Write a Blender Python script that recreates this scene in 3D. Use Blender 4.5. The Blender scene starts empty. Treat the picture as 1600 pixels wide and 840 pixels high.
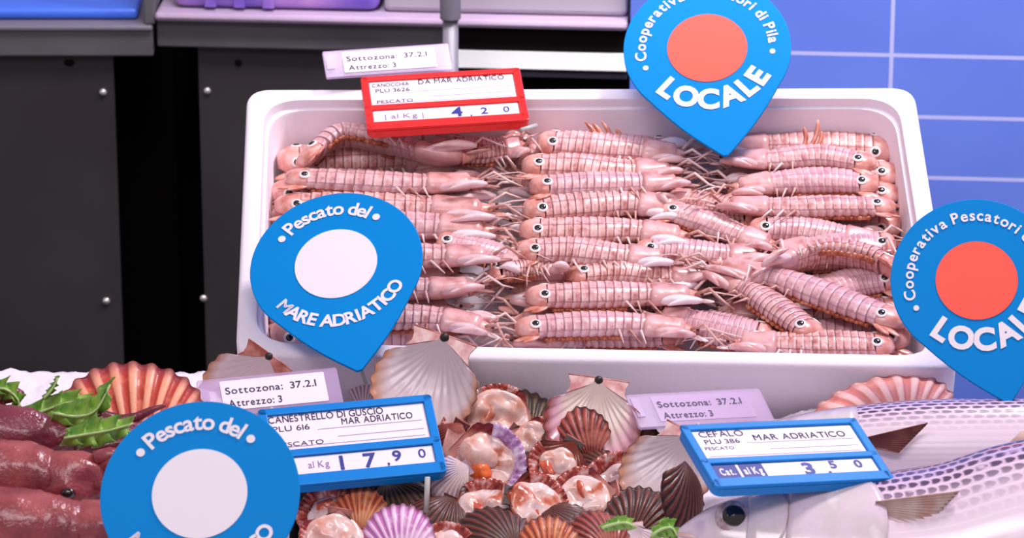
import bpy, math, random
from mathutils import Vector, Matrix, noise

# ------------------------------------------------------------------ camera, light, exposure
SC = bpy.context.scene
COL = SC.collection
rad = math.radians
PITCH = rad(20.0); DIST = 3.6; FPX = 6419.0
Z0 = 1.0
cR = Vector((1, 0, 0))
cF = Vector((0, math.cos(PITCH), -math.sin(PITCH)))
cU = Vector((0, math.sin(PITCH), math.cos(PITCH)))
CAM = Vector((0, 0, Z0)) - cF * DIST

cam_d = bpy.data.cameras.new('camera')
cam_d.sensor_width = 36.0
cam_d.lens = 36.0 * FPX / 1600.0
cam_d.dof.use_dof = True
cam_d.dof.focus_distance = 3.5
cam_d.dof.aperture_fstop = 14.0
cam = bpy.data.objects.new('camera', cam_d); COL.objects.link(cam)
cam.location = CAM
cam.rotation_euler = (math.pi / 2 - PITCH, 0, 0)
SC.camera = cam

vs = SC.view_settings
vs.view_transform = 'Standard'; vs.look = 'None'; vs.gamma = 1.0
vs.use_curve_mapping = False
vs.exposure = 0.10

wd = bpy.data.worlds.new('world'); SC.world = wd
wd.use_nodes = True
bg = wd.node_tree.nodes['Background']
bg.inputs[0].default_value = (1.0, 0.93, 1.0, 1); bg.inputs[1].default_value = 0.42

def area(name, loc, target, size, sizey, power, color):
    d = bpy.data.lights.new(name, 'AREA'); d.shape = 'RECTANGLE'
    d.size = size; d.size_y = sizey; d.energy = power; d.color = color
    o = bpy.data.objects.new(name, d); COL.objects.link(o)
    o.location = loc
    o.rotation_euler = (Vector(target) - Vector(loc)).to_track_quat('-Z', 'Y').to_euler()
    return o
area('counter_lamp', (0.80, 0.42, 2.60), (0.0, -0.05, 0.95), 0.35, 0.25, 29, (1.0, 0.91, 0.95))
area('front_fill', (-0.25, -1.35, 2.75), (0.0, -0.15, 0.95), 1.3, 0.4, 15, (1.0, 0.90, 0.95))  # added fill light that brightens the front faces, not a known lamp
area('aisle_fill', (0.45, 0.32, 2.3), (0.45, 0.95, 0.70), 1.6, 0.3, 8.5, (0.97, 0.93, 1.0)).data.spread = rad(62)  # added light for the back counter and tiles, no known source

# ------------------------------------------------------------------ pixel / plane helpers
def ray(px, py):
    return (cF + cR * ((px - 800) / FPX) - cU * ((py - 420) / FPX))
def P(px, py, d):
    return CAM + ray(px, py) * d
def hit(px, py, o, n):
    r = ray(px, py)
    return CAM + r * ((o - CAM).dot(n) / r.dot(n))

BT = rad(20.0)                                     # tilt of the foam box towards the customer
bO = Vector((0, 0, Z0)); bX = Vector((1, 0, 0))
bV = Vector((0, math.cos(BT), math.sin(BT))); bN = Vector((0, -math.sin(BT), math.cos(BT)))
def box_pt(x, v, n): return bO + bX * x + bV * v + bN * n
def box_xy(px, py, n=0.0):
    p = hit(px, py, bO + bN * n, bN) - bO
    return p.dot(bX), p.dot(bV)
def on_box(px, py, n):
    return hit(px, py, bO + bN * n, bN)

ICE_T = rad(12.0)
ICE_YR = -0.112
def at_y(px, py, y):
    r = ray(px, py); return CAM + r * ((y - CAM.y) / r.y)
ICE_Z = at_y(900, 660, ICE_YR).z
ICE_DL = at_y(150, 570, ICE_YR).z - ICE_Z
ICE_DR = at_y(1500, 628, ICE_YR).z - ICE_Z
XA, XB = at_y(440, 600, ICE_YR).x, at_y(320, 600, ICE_YR).x
XC, XD = at_y(1120, 640, ICE_YR).x, at_y(1300, 640, ICE_YR).x
def sm(a, b, x):
    t = max(0.0, min(1.0, (x - a) / (b - a))); return t * t * (3 - 2 * t)
def ice_z(x, y):
    return ICE_Z + (y - ICE_YR) * math.tan(ICE_T) + ICE_DL * sm(XA, XB, x) + ICE_DR * sm(XC, XD, x) * sm(-0.26, -0.13, y)
iN = Vector((0, -math.sin(ICE_T), math.cos(ICE_T)))
def ice_d(px, py):
    lo, hi = 2.6, 4.2
    for _ in range(40):
        m = (lo + hi) / 2; p = P(px, py, m)
        if p.z > ice_z(p.x, p.y): lo = m
        else: hi = m
    return lo

# ------------------------------------------------------------------ objects
def link(o): COL.objects.link(o); return o
def thing(name, loc, label, cat, group=None):
    o = link(bpy.data.objects.new(name, None)); o.location = loc; o.empty_display_size = 0.02
    o['label'] = label; o['category'] = cat
    if group: o['group'] = group
    return o
def tag(o, label, cat, group=None):
    o['label'] = label; o['category'] = cat
    if group: o['group'] = group
    return o
def root_loc(o):
    v = Vector((0, 0, 0))
    while o is not None: v += o.location; o = o.parent
    return v

class MB:
    def __init__(s): s.v = []; s.f = []; s.m = []; s.a = {}
    def add(s, p, **at):
        s.v.append(Vector(p))
        for k, x in at.items(): s.a.setdefault(k, {})[len(s.v) - 1] = x
        return len(s.v) - 1
    def face(s, idx, m=0): s.f.append(tuple(idx)); s.m.append(m)
    def grid(s, rows, closed=False, m=0):
        for i in range(len(rows) - 1):
            a, b = rows[i], rows[i + 1]; n = len(a)
            for j in range(n if closed else n - 1):
                k = (j + 1) % n
                s.face((a[j], a[k], b[k], b[j]), m)
    def loft(s, rings, m=0, caps=True, attrs=None):
        rows = []
        for i, r in enumerate(rings):
            rows.append([s.add(p, **({k: f(i, j) for k, f in attrs.items()} if attrs else {})) for j, p in enumerate(r)])
        s.grid(rows, True, m)
        if caps:
            s.face(list(reversed(rows[0])), m); s.face(rows[-1], m)
        return rows
    def prism(s, poly, F, z0, z1, m=0):
        a = [s.add(F(x, y, z0)) for x, y in poly]; b = [s.add(F(x, y, z1)) for x, y in poly]
        n = len(poly)
        for i in range(n): s.face((a[i], a[(i + 1) % n], b[(i + 1) % n], b[i]), m)
        s.face(list(reversed(a)), m); s.face(b, m)
    def box(s, c, ax, ay, az, m=0):
        F = lambda x, y, z: Vector(c) + ax * x + ay * y + az * z
        s.prism([(-1, -1), (1, -1), (1, 1), (-1, 1)], F, -1, 1, m)
    def tube(s, pts, r, n=8, m=0):
        pts = [Vector(p) for p in pts]; N = len(pts)
        rs = r if isinstance(r, (list, tuple)) else [r] * N
        rings = []; up = None
        for i in range(N):
            t = (pts[min(i + 1, N - 1)] - pts[max(i - 1, 0)]).normalized()
            if up is None:
                up = t.orthogonal().normalized()
            up = (up - t * up.dot(t)).normalized(); b = t.cross(up)
            rings.append([pts[i] + (up * math.cos(2 * math.pi * k / n) + b * math.sin(2 * math.pi * k / n)) * rs[i] for k in range(n)])
        s.loft(rings, m)
    def blob(s, c, ax, ay, az, nu=14, nv=9, m=0, amp=0.0, seed=0, fr=2.0):
        rows = []
        top = None
        for i in range(nv + 1):
            ph = math.pi * i / nv; row = []
            for j in range(nu):
                th = 2 * math.pi * j / nu
                q = Vector((math.sin(ph) * math.cos(th), math.sin(ph) * math.sin(th), math.cos(ph)))
                k = 1 + amp * noise.noise(q * fr + Vector((seed * 7.3, seed, -seed * 3.1)))
                row.append(Vector(c) + (ax * q.x + ay * q.y + az * q.z) * k)
            rows.append(row)
        s.loft(rows, m, caps=False)
    def build(s, name, mats, parent=None, smooth=True, origin=None, kind=None):
        me = bpy.data.meshes.new(name)
        if parent is not None: o0 = root_loc(parent)
        elif origin is not None: o0 = Vector(origin)
        else:
            o0 = sum(s.v, Vector((0, 0, 0))) / len(s.v); o0.z = min(p.z for p in s.v)
        me.from_pydata([tuple(p - o0) for p in s.v], [], s.f)
        if not isinstance(mats, (list, tuple)): mats = [mats]
        for m in mats: me.materials.append(m)
        me.polygons.foreach_set('material_index', s.m)
        me.polygons.foreach_set('use_smooth', [smooth] * len(s.f))
        for k, d in s.a.items():
            at = me.attributes.new(k, 'FLOAT', 'POINT')
            at.data.foreach_set('value', [d.get(i, 0.0) for i in range(len(s.v))])
        me.update()
        ob = link(bpy.data.objects.new(name, me))
        if parent is not None: ob.parent = parent
        else: ob.location = o0
        if kind: ob['kind'] = kind
        return ob
def bevel(o, w, seg=2):
    b = o.modifiers.new('b', 'BEVEL'); b.width = w; b.segments = seg; b.limit_method = 'ANGLE'; b.angle_limit = rad(35)
    return o

# ------------------------------------------------------------------ materials
def lin(c):
    return tuple((x / 255 / 12.92 if x / 255 <= 0.04045 else ((x / 255 + 0.055) / 1.055) ** 2.4) for x in c) + (1,)
def mat(name, c, rough=0.5, metal=0.0, spec=0.5, coat=0.0, c2=None, nscale=40, bump=0.0, bscale=200, trans=0.0, alpha=1.0, sss=0.0, emit=None):
    m = bpy.data.materials.new(name); m.use_nodes = True
    nt = m.node_tree; b = nt.nodes['Principled BSDF']
    b.inputs['Base Color'].default_value = lin(c)
    b.inputs['Roughness'].default_value = rough; b.inputs['Metallic'].default_value = metal
    b.inputs['Specular IOR Level'].default_value = spec; b.inputs['Coat Weight'].default_value = coat
    b.inputs['Coat Roughness'].default_value = 0.12
    b.inputs['Transmission Weight'].default_value = trans; b.inputs['Alpha'].default_value = alpha
    tc = nt.nodes.new('ShaderNodeTexCoord')
    if c2 is not None:
        n = nt.nodes.new('ShaderNodeTexNoise'); n.inputs['Scale'].default_value = nscale; n.inputs['Detail'].default_value = 4
        nt.links.new(tc.outputs['Object'], n.inputs['Vector'])
        r = nt.nodes.new('ShaderNodeValToRGB')
        r.color_ramp.elements[0].position = 0.35; r.color_ramp.elements[1].position = 0.66
        r.color_ramp.elements[0].color = lin(c); r.color_ramp.elements[1].color = lin(c2)
        nt.links.new(n.outputs['Fac'], r.inputs['Fac']); nt.links.new(r.outputs['Color'], b.inputs['Base Color'])
    if bump:
        n = nt.nodes.new('ShaderNodeTexNoise'); n.inputs['Scale'].default_value = bscale; n.inputs['Detail'].default_value = 3
        nt.links.new(tc.outputs['Object'], n.inputs['Vector'])
        bp = nt.nodes.new('ShaderNodeBump'); bp.inputs['Strength'].default_value = bump; bp.inputs['Distance'].default_value = 0.002
        nt.links.new(n.outputs['Fac'], bp.inputs['Height']); nt.links.new(bp.outputs['Normal'], b.inputs['Normal'])
    return m

class NT:                                            # tiny node-graph writer
    def __init__(s, m): s.nt = m.node_tree; s.b = s.nt.nodes['Principled BSDF']
    def attr(s, n):
        a = s.nt.nodes.new('ShaderNodeAttribute'); a.attribute_name = n; return a.outputs['Fac']
    def op(s, o, a, b=None, c=None):
        n = s.nt.nodes.new('ShaderNodeMath'); n.operation = o
        for i, x in enumerate((a, b, c)):
            if x is None: continue
            if isinstance(x, (int, float)): n.inputs[i].default_value = x
            else: s.nt.links.new(x, n.inputs[i])
        return n.outputs[0]
    def ramp(s, f, stops):
        r = s.nt.nodes.new('ShaderNodeValToRGB'); e = r.color_ramp.elements
        while len(e) < len(stops): e.new(0.5)
        for i, (p, c) in enumerate(stops): e[i].position = p; e[i].color = lin(c)
        s.nt.links.new(f, r.inputs['Fac']); return r.outputs['Color']
    def noise(s, scale, detail=3, vec='Object'):
        tc = s.nt.nodes.new('ShaderNodeTexCoord'); n = s.nt.nodes.new('ShaderNodeTexNoise')
        n.inputs['Scale'].default_value = scale; n.inputs['Detail'].default_value = detail
        s.nt.links.new(tc.outputs[vec], n.inputs['Vector']); return n.outputs['Fac']
    def mix(s, f, a, b, mode='MIX'):
        n = s.nt.nodes.new('ShaderNodeMix'); n.data_type = 'RGBA'; n.blend_type = mode
        if isinstance(f, (int, float)): n.inputs[0].default_value = f
        else: s.nt.links.new(f, n.inputs[0])
        for i, x in ((6, a), (7, b)):
            if isinstance(x, tuple): n.inputs[i].default_value = lin(x)
            else: s.nt.links.new(x, n.inputs[i])
        return n.outputs[2]
    def mrange(s, f, a, b, c=0.0, d=1.0):
        n = s.nt.nodes.new('ShaderNodeMapRange'); n.interpolation_type = 'SMOOTHSTEP'
        s.nt.links.new(f, n.inputs[0])
        for i, x in enumerate((a, b, c, d)): n.inputs[i + 1].default_value = x
        return n.outputs[0]
    def col(s, c): s.nt.links.new(c, s.b.inputs['Base Color'])
    def bump(s, h, st=0.5, dist=0.001):
        b = s.nt.nodes.new('ShaderNodeBump'); b.inputs['Strength'].default_value = st; b.inputs['Distance'].default_value = dist
        s.nt.links.new(h, b.inputs['Height']); s.nt.links.new(b.outputs['Normal'], s.b.inputs['Normal'])
    def rnd(s):
        return s.nt.nodes.new('ShaderNodeObjectInfo').outputs['Random']

M = {}
M['foam'] = mat('foam', (243, 232, 244), 0.75, spec=0.25, bump=0.12, bscale=400)
M['ice'] = mat('ice', (246, 236, 248), 0.35, spec=0.6, bump=0.5, bscale=160)
M['sign_blue'] = mat('sign_blue', (0, 134, 214), 0.6, spec=0.10)
M['sign_white'] = mat('sign_white', (240, 232, 242), 0.5, spec=0.3)
M['sign_red'] = mat('sign_red', (250, 92, 76), 0.5, spec=0.3)
M['tag_blue'] = mat('tag_blue', (8, 128, 214), 0.3, spec=0.3)
M['tag_red'] = mat('tag_red', (232, 38, 38), 0.25, spec=0.5)
M['card'] = mat('card', (243, 232, 243), 0.5, spec=0.3)
M['ink'] = mat('ink', (52, 30, 72), 0.6)
M['ink_faint'] = mat('ink_faint', (150, 120, 165), 0.6)
M['ink_navy'] = mat('ink_navy', (38, 48, 140), 0.5)
M['clear'] = mat('clear_plastic', (214, 184, 226), 0.15, spec=0.6, alpha=0.42)
M['picket'] = mat('picket', (205, 200, 196), 0.3, alpha=0.9)
M['steel_dark'] = mat('steel_dark', (112, 110, 114), 0.42, metal=0.2, c2=(94, 90, 96), nscale=6)
M['panel_dark'] = mat('panel_dark', (74, 70, 73), 0.42, metal=0.3, c2=(60, 54, 58), nscale=4)
M['black'] = mat('black', (14, 9, 8), 0.8, spec=0.1)
M['steel_lip'] = mat('steel_lip', (172, 150, 176), 0.4, metal=0.1)
M['steel_pan'] = mat('steel_pan', (168, 158, 172), 0.45)
M['steel_grey'] = mat('steel_grey', (112, 106, 118), 0.4)
M['rivet'] = mat('rivet', (225, 220, 215), 0.25, metal=0.6)
M['white_board'] = mat('white_board', (254, 254, 252), 0.4)
M['blue_tray'] = mat('blue_tray', (66, 110, 226), 0.3)
M['violet'] = mat('violet_plastic', (112, 84, 190), 0.25, c2=(200, 150, 215), nscale=9)
M['floor'] = mat('floor', (60, 55, 58), 0.6)
M['plaster'] = mat('plaster', (190, 185, 195), 0.7)
M['counter_steel'] = mat('counter_steel', (90, 88, 92), 0.4, metal=0.5)
M['green'] = mat('green_leaf', (78, 140, 38), 0.35, c2=(150, 190, 80), nscale=60)
M['eye_black'] = mat('eye_black', (26, 10, 12), 0.12, spec=0.8)
M['eye_brown'] = mat('eye_brown', (96, 52, 46), 0.2)
M['eye_ring'] = mat('eye_ring', (246, 232, 232), 0.3)

# blue wall tiles: straight joints, from object coordinates (x along the wall, z up)
def tile_mat():
    m = mat('blue_tile', (72, 106, 208), 0.22, spec=0.4); g = NT(m); nt = g.nt
    tc = nt.nodes.new('ShaderNodeTexCoord'); sx = nt.nodes.new('ShaderNodeSeparateXYZ')
    nt.links.new(tc.outputs['Object'], sx.inputs[0])
    def joint(o, pitch, w):
        f = g.op('FRACT', g.op('DIVIDE', o, pitch)); d = g.op('ABSOLUTE', g.op('SUBTRACT', f, 0.5))
        return g.op('GREATER_THAN', d, 0.5 - w / pitch / 2)
    jx = joint(g.op('ADD', sx.outputs[0], 100 * TILE_W), TILE_W, 0.0042)
    jz = joint(g.op('ADD', sx.outputs[2], 100 * TILE_H), TILE_H, 0.0042)
    j = g.op('MAXIMUM', jx, jz)
    base = g.ramp(g.noise(5, 2), [(0.3, (92, 116, 206)), (0.7, (104, 128, 214))])
    g.col(g.mix(j, base, (176, 176, 226)))
    g.bump(g.op('SUBTRACT', 1.0, j), 0.5, 0.001)
    nt.links.new(g.op('MULTIPLY_ADD', j, 0.5, 0.25), g.b.inputs['Roughness'])
    return m

def shrimp_mat():
    m = mat('shrimp_shell', (225, 170, 165), 0.33, spec=0.5, coat=0.15); g = NT(m)
    seg = g.attr('seg'); ang = g.attr('ang')
    f = g.op('FRACT', seg)
    tone = g.ramp(g.noise(95, 5), [(0.30, (168, 88, 82)), (0.48, (218, 158, 153)), (0.68, (241, 200, 198))])
    spots = g.mrange(g.noise(420, 2), 0.60, 0.72)
    c = g.mix(g.op('MULTIPLY', spots, 0.75), tone, (150, 70, 70))
    line = g.op('MULTIPLY', g.op('MAXIMUM', g.mrange(f, 0.84, 0.97), g.mrange(f, 0.06, 0.0)), g.mrange(g.noise(130, 2), 0.30, 0.6, 0.35, 1.0))
    c = g.mix(g.op('MULTIPLY', line, 0.85), c, (118, 44, 46))
    pale = g.op('MULTIPLY', g.mrange(f, 0.06, 0.16), g.mrange(f, 0.42, 0.24))
    c = g.mix(g.op('MULTIPLY', pale, 0.4), c, (246, 214, 212))
    k = g.op('ABSOLUTE', g.op('SUBTRACT', g.op('FRACT', g.op('MULTIPLY', ang, 7.0)), 0.5))
    keel = g.mrange(k, 0.40, 0.5)
    c = g.mix(g.op('MULTIPLY', keel, 0.72), c, (156, 80, 88))
    low = g.mrange(g.op('ABSOLUTE', g.op('SUBTRACT', ang, 0.5)), 0.36, 0.52)  # orange-brown towards the underside: painted shading together with leg colour
    c = g.mix(g.op('MULTIPLY', low, 0.6), c, (176, 92, 62))
    r = g.rnd()
    c = g.mix(g.op('MULTIPLY', g.op('POWER', r, 1.5), 0.5), c, (214, 172, 194))
    g.col(c); g.bump(g.noise(260, 3), 0.5, 0.001)
    return m
def flesh_mat(name, stops, scale=60, rough=0.3, bump=0.25, bs=200, coat=0.2):
    m = mat(name, stops[0][1], rough, coat=coat); g = NT(m)
    c = g.ramp(g.noise(scale, 4), stops); r = g.rnd()
    g.col(c); g.bump(g.noise(bs, 3), bump, 0.0012); return m
M['shrimp'] = shrimp_mat()
M['carapace'] = flesh_mat('shrimp_carapace', [(0.25, (160, 90, 90)), (0.45, (214, 154, 152)), (0.62, (230, 182, 184)), (0.8, (190, 148, 170))], 55)
M['telson'] = flesh_mat('shrimp_tail', [(0.28, (188, 104, 88)), (0.5, (226, 158, 148)), (0.72, (240, 196, 190))], 80)
M['uropod'] = flesh_mat('shrimp_fan', [(0.3, (178, 84, 58)), (0.55, (226, 152, 136)), (0.75, (240, 205, 200))], 90)
M['claw'] = flesh_mat('shrimp_claw', [(0.3, (206, 132, 130)), (0.5, (232, 186, 188)), (0.75, (246, 222, 228))], 60)
_g = NT(M['claw']); _c = M['claw'].node_tree.nodes['Principled BSDF'].inputs['Base Color'].links[0].from_socket
_g.col(_g.mix(_g.mrange(_g.rnd(), 0.45, 0.8), _c, (250, 232, 240)))
M['leg'] = flesh_mat('shrimp_leg', [(0.3, (168, 92, 76)), (0.6, (228, 178, 168))], 90)
_g = NT(M['leg']); _c = M['leg'].node_tree.nodes['Principled BSDF'].inputs['Base Color'].links[0].from_socket
_g.col(_g.mix(_g.mrange(_g.rnd(), 0.3, 0.7), _c, (246, 216, 214)))
M['swim'] = flesh_mat('shrimp_underside', [(0.3, (120, 48, 26)), (0.55, (186, 96, 60)), (0.75, (226, 160, 140))], 110)

def shell_out(name, ridge, groove, rim, band):
    m = mat(name, ridge, 0.5, coat=0.08); g = NT(m)
    rib = g.attr('rib'); t = g.attr('t')
    c = g.mix(g.mrange(rib, 0.35, 0.75), groove, ridge)
    b = g.mrange(g.noise(55, 3), 0.45, 0.62)
    c = g.mix(g.op('MULTIPLY', b, 0.5), c, band)
    c = g.mix(g.op('MULTIPLY', g.mrange(t, 0.86, 1.0), 0.7), c, rim)
    g.col(c); g.bump(g.noise(240, 3), 0.4, 0.001); return m
def shell_in(name, mid, edge, rim):
    m = mat(name, mid, 0.3, coat=0.25); g = NT(m)
    t = g.op('ADD', g.attr('t'), g.op('MULTIPLY', g.op('SUBTRACT', g.noise(50, 3), 0.5), 0.25))
    c = g.ramp(t, [(0.55, mid), (0.80, edge), (0.97, rim)])
    g.col(c); return m
SH = {
 'orange': (shell_out('shell_orange', (250, 172, 140), (184, 52, 32), (150, 40, 70), (238, 140, 104)), shell_in('shell_orange_in', (240, 205, 195), (224, 150, 120), (170, 60, 50))),
 'brown': (shell_out('shell_brown', (108, 42, 26), (48, 14, 10), (40, 12, 14), (78, 44, 22)), shell_in('shell_brown_in', (136, 52, 34), (104, 26, 14), (76, 18, 18))),
 'amber': (shell_out('shell_amber', (210, 112, 66), (150, 56, 30), (110, 30, 26), (226, 170, 120)), shell_in('shell_amber_in', (226, 180, 160), (190, 100, 60), (140, 50, 36))),
 'olive': (shell_out('shell_olive', (84, 62, 38), (44, 26, 16), (36, 16, 26), (104, 54, 28)), shell_in('shell_olive_in_shade', (34, 14, 9), (98, 46, 18), (60, 42, 26))),  # inner valve: shadow of the hollow painted as a near-black middle
 'red': (shell_out('shell_red', (160, 62, 48), (94, 22, 20), (76, 14, 28), (190, 104, 86)), shell_in('shell_red_in', (206, 140, 130), (140, 34, 24), (116, 18, 48))),
 'purple': (shell_out('shell_purple', (238, 196, 226), (190, 110, 176), (140, 40, 110), (246, 222, 236)), shell_in('shell_purple_in', (240, 214, 220), (206, 140, 190), (150, 50, 110))),
 'pale': (shell_out('shell_pale', (244, 222, 222), (186, 150, 172), (130, 60, 60), (236, 206, 200)), shell_in('shell_pale_in', (226, 204, 210), (240, 214, 216), (206, 150, 120))),
 'pink': (shell_out('shell_pink', (246, 196, 190), (214, 122, 116), (150, 60, 60), (240, 170, 160)), shell_in('shell_pink_in', (236, 214, 214), (244, 206, 200), (206, 110, 100))),
 'cream': (shell_out('shell_cream', (236, 206, 190), (176, 110, 120), (120, 50, 40), (226, 180, 170)), shell_in('shell_cream_in', (238, 214, 204), (214, 160, 176), (140, 60, 60))),
 'king': (shell_out('shell_king', (236, 206, 190), (176, 110, 120), (120, 50, 40), (226, 180, 170)), shell_in('shell_king_in', (206, 184, 190), (214, 192, 196), (190, 132, 106))),
}
M['ear'] = mat('shell_ear', (150, 66, 50), 0.4, c2=(206, 140, 130), nscale=80)
M['ear_pale'] = mat('shell_ear_pale', (236, 200, 196), 0.4, c2=(196, 120, 120), nscale=90)
M['ligament'] = mat('ligament', (40, 30, 26), 0.5)
M['meat'] = flesh_mat('scallop_meat', [(0.3, (222, 150, 128)), (0.48, (232, 190, 180)), (0.7, (242, 216, 216))], 70, 0.22)
M['drape'] = flesh_mat('scallop_flesh', [(0.30, (140, 44, 30)), (0.40, (206, 112, 84)), (0.50, (234, 194, 184)), (0.72, (244, 222, 226))], 48, 0.2)
M['drape_grey'] = flesh_mat('scallop_flesh_grey', [(0.30, (110, 70, 66)), (0.45, (186, 150, 152)), (0.7, (228, 206, 210))], 48, 0.2)
M['meat_grey'] = flesh_mat('scallop_meat_grey', [(0.3, (160, 110, 110)), (0.5, (206, 178, 182)), (0.7, (226, 204, 206))], 80, 0.22)
M['roe'] = flesh_mat('scallop_roe', [(0.3, (214, 70, 24)), (0.6, (244, 120, 60))], 80, 0.22)
M['roe_red'] = flesh_mat('scallop_gut', [(0.3, (150, 40, 26)), (0.6, (216, 96, 66))], 80, 0.22)
M['mantle_p'] = flesh_mat('mantle_purple', [(0.3, (130, 50, 110)), (0.48, (200, 150, 206)), (0.66, (240, 220, 240))], 130, 0.25)
M['mantle_r'] = flesh_mat('mantle_red', [(0.3, (110, 26, 20)), (0.5, (176, 66, 50)), (0.7, (238, 200, 196))], 120, 0.25)
M['squid'] = flesh_mat('squid_skin', [(0.25, (104, 36, 46)), (0.45, (146, 60, 66)), (0.62, (172, 84, 86)), (0.8, (164, 88, 118))], 30, 0.26, 0.8, 300, coat=0.3)
M['squid_dark'] = flesh_mat('squid_skin_dark', [(0.25, (84, 24, 36)), (0.5, (122, 40, 58)), (0.75, (146, 60, 84))], 30, 0.26, 0.8, 300, coat=0.3)
M['fin'] = mat('fish_fin', (196, 150, 140), 0.35, c2=(222, 196, 190), nscale=60)
M['fin_dark'] = mat('fish_fin_dark', (112, 44, 38), 0.35, c2=(150, 84, 78), nscale=60)
M['gill'] = flesh_mat('fish_head', [(0.25, (176, 150, 190)), (0.42, (228, 206, 222)), (0.58, (214, 200, 204)), (0.75, (248, 238, 246))], 26, 0.2, 0.2, 150, coat=0.6)
_g = NT(M['gill']); _v = _g.attr('vv')
_c = M['gill'].node_tree.nodes['Principled BSDF'].inputs['Base Color'].links[0].from_socket
_g.col(_g.mix(_g.mrange(_g.op('ADD', _v, _g.op('MULTIPLY', _g.noise(40, 3), 0.2)), 0.46, 0.16), _c, (96, 74, 116)))
M['eye_gold'] = mat('fish_iris', (206, 190, 200), 0.2, c2=(150, 110, 110), nscale=150, coat=0.8)

def mullet_mat():
    m = mat('mullet_skin', (230, 215, 230), 0.22, coat=0.5); g = NT(m)
    u = g.attr('u'); v = g.attr('vv')                 # u metres along, vv 0 = back, 1 = belly
    rows = g.op('MULTIPLY', v, 21.0)
    rf = g.op('ABSOLUTE', g.op('SUBTRACT', g.op('FRACT', rows), 0.5))
    off = g.op('MULTIPLY', g.op('FLOOR', rows), 0.5)
    uf = g.op('FRACT', g.op('ADD', g.op('ADD', g.op('MULTIPLY', u, 92.0), g.op('MULTIPLY', g.noise(14, 2), 1.2)), off))
    e = g.op('ADD', g.op('POWER', g.op('DIVIDE', g.op('SUBTRACT', g.op('ADD', uf, g.op('MULTIPLY', rf, 0.5)), 0.6), 0.48), 2.0), g.op('POWER', g.op('DIVIDE', rf, 0.40), 2.0))
    dash = g.op('MULTIPLY', g.mrange(e, 1.15, 0.3), g.mrange(g.noise(70, 2), 0.2, 0.45))
    body = g.ramp(v, [(0.02, (84, 56, 108)), (0.14, (146, 116, 162)), (0.30, (214, 184, 212)), (0.5, (240, 218, 234)), (1.0, (246, 232, 242))])
    am = g.ramp(v, [(0.0, (235, 235, 235)), (0.32, (245, 245, 245)), (0.42, (150, 150, 150)), (0.52, (14, 14, 14))])
    c = g.mix(g.op('MULTIPLY', dash, am), body, (52, 22, 66))
    edge = g.op('MULTIPLY', g.mrange(rf, 0.38, 0.5), 0.4)
    c = g.mix(edge, c, (250, 240, 248))
    g.col(c)
    g.bump(g.op('ADD', uf, g.op('MULTIPLY', rf, -1.0)), 0.2, 0.001)
    return m
M['mullet'] = mullet_mat()

# ------------------------------------------------------------------ setting
def slab(name, x0, x1, y0, y1, z0, z1, m, kind='structure'):
    b = MB(); b.box(((x0 + x1) / 2, (y0 + y1) / 2, (z0 + z1) / 2), Vector(((x1 - x0) / 2, 0, 0)), Vector((0, (y1 - y0) / 2, 0)), Vector((0, 0, (z1 - z0) / 2)))
    return b.build(name, m, smooth=False, kind=kind)
slab('floor', -3, 3, -4.5, 2.6, -0.05, 0.0, M['floor'])
slab('wall_back', -3, 3, 1.75, 1.85, 0, 2.6, M['plaster'])

# tiled wall (right) and back counter stand on a line turned a few degrees
YAW = rad(4.4)
wx = Vector((math.cos(YAW), -math.sin(YAW), 0)); wy = Vector((math.sin(YAW), math.cos(YAW), 0)); wz = Vector((0, 0, 1))
wO = at_y(985, 45, 0.86)
def wall_uz(px, py, dy=0.0):
    p = hit(px, py, wO + wy * dy, wy) - wO
    return p.dot(wx), p.dot(wz) + wO.z
def wpt(u, y, z): return Vector((wO.x, wO.y, 0)) + wx * u + wy * y + wz * z
uj, z1_ = wall_uz(1393, 86); _, z2_ = wall_uz(1393, 181.5)
TILE_H = z1_ - z2_; TILE_W = TILE_H * 3.0
M['tile'] = tile_mat()
def wbox(b, u0, u1, y0, y1, z0, z1, m=0):
    c = wpt((u0 + u1) / 2, (y0 + y1) / 2, (z0 + z1) / 2)
    b.box(c, wx * ((u1 - u0) / 2), wy * ((y1 - y0) / 2), wz * ((z1 - z0) / 2), m)
org = wpt(uj - TILE_W / 2 + TILE_W / 2, 0, z1_)
b = MB()
# vertices stored in the wall's own axes so that the joints follow it
for z in (0.0, 2.5):
    pass
def wall_obj():
    me = bpy.data.meshes.new('wall_right')
    u0, u1, y0, y1, za, zb = 0.0 - uj, 1.6 - uj, 0.0, 0.1, 0.0 - z1_, 2.4 - z1_
    vsx = [(u, y, z) for z in (za, zb) for y in (y0, y1) for u in (u0, u1)]
    fs = [(0, 1, 3, 2), (4, 6, 7, 5), (0, 4, 5, 1), (2, 3, 7, 6), (0, 2, 6, 4), (1, 5, 7, 3)]
    me.from_pydata(vsx, [], fs); me.materials.append(M['tile'])
    o = link(bpy.data.objects.new('wall_right', me)); o.location = org; o.rotation_euler = (0, 0, -YAW); o['kind'] = 'structure'
wall_obj()

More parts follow.
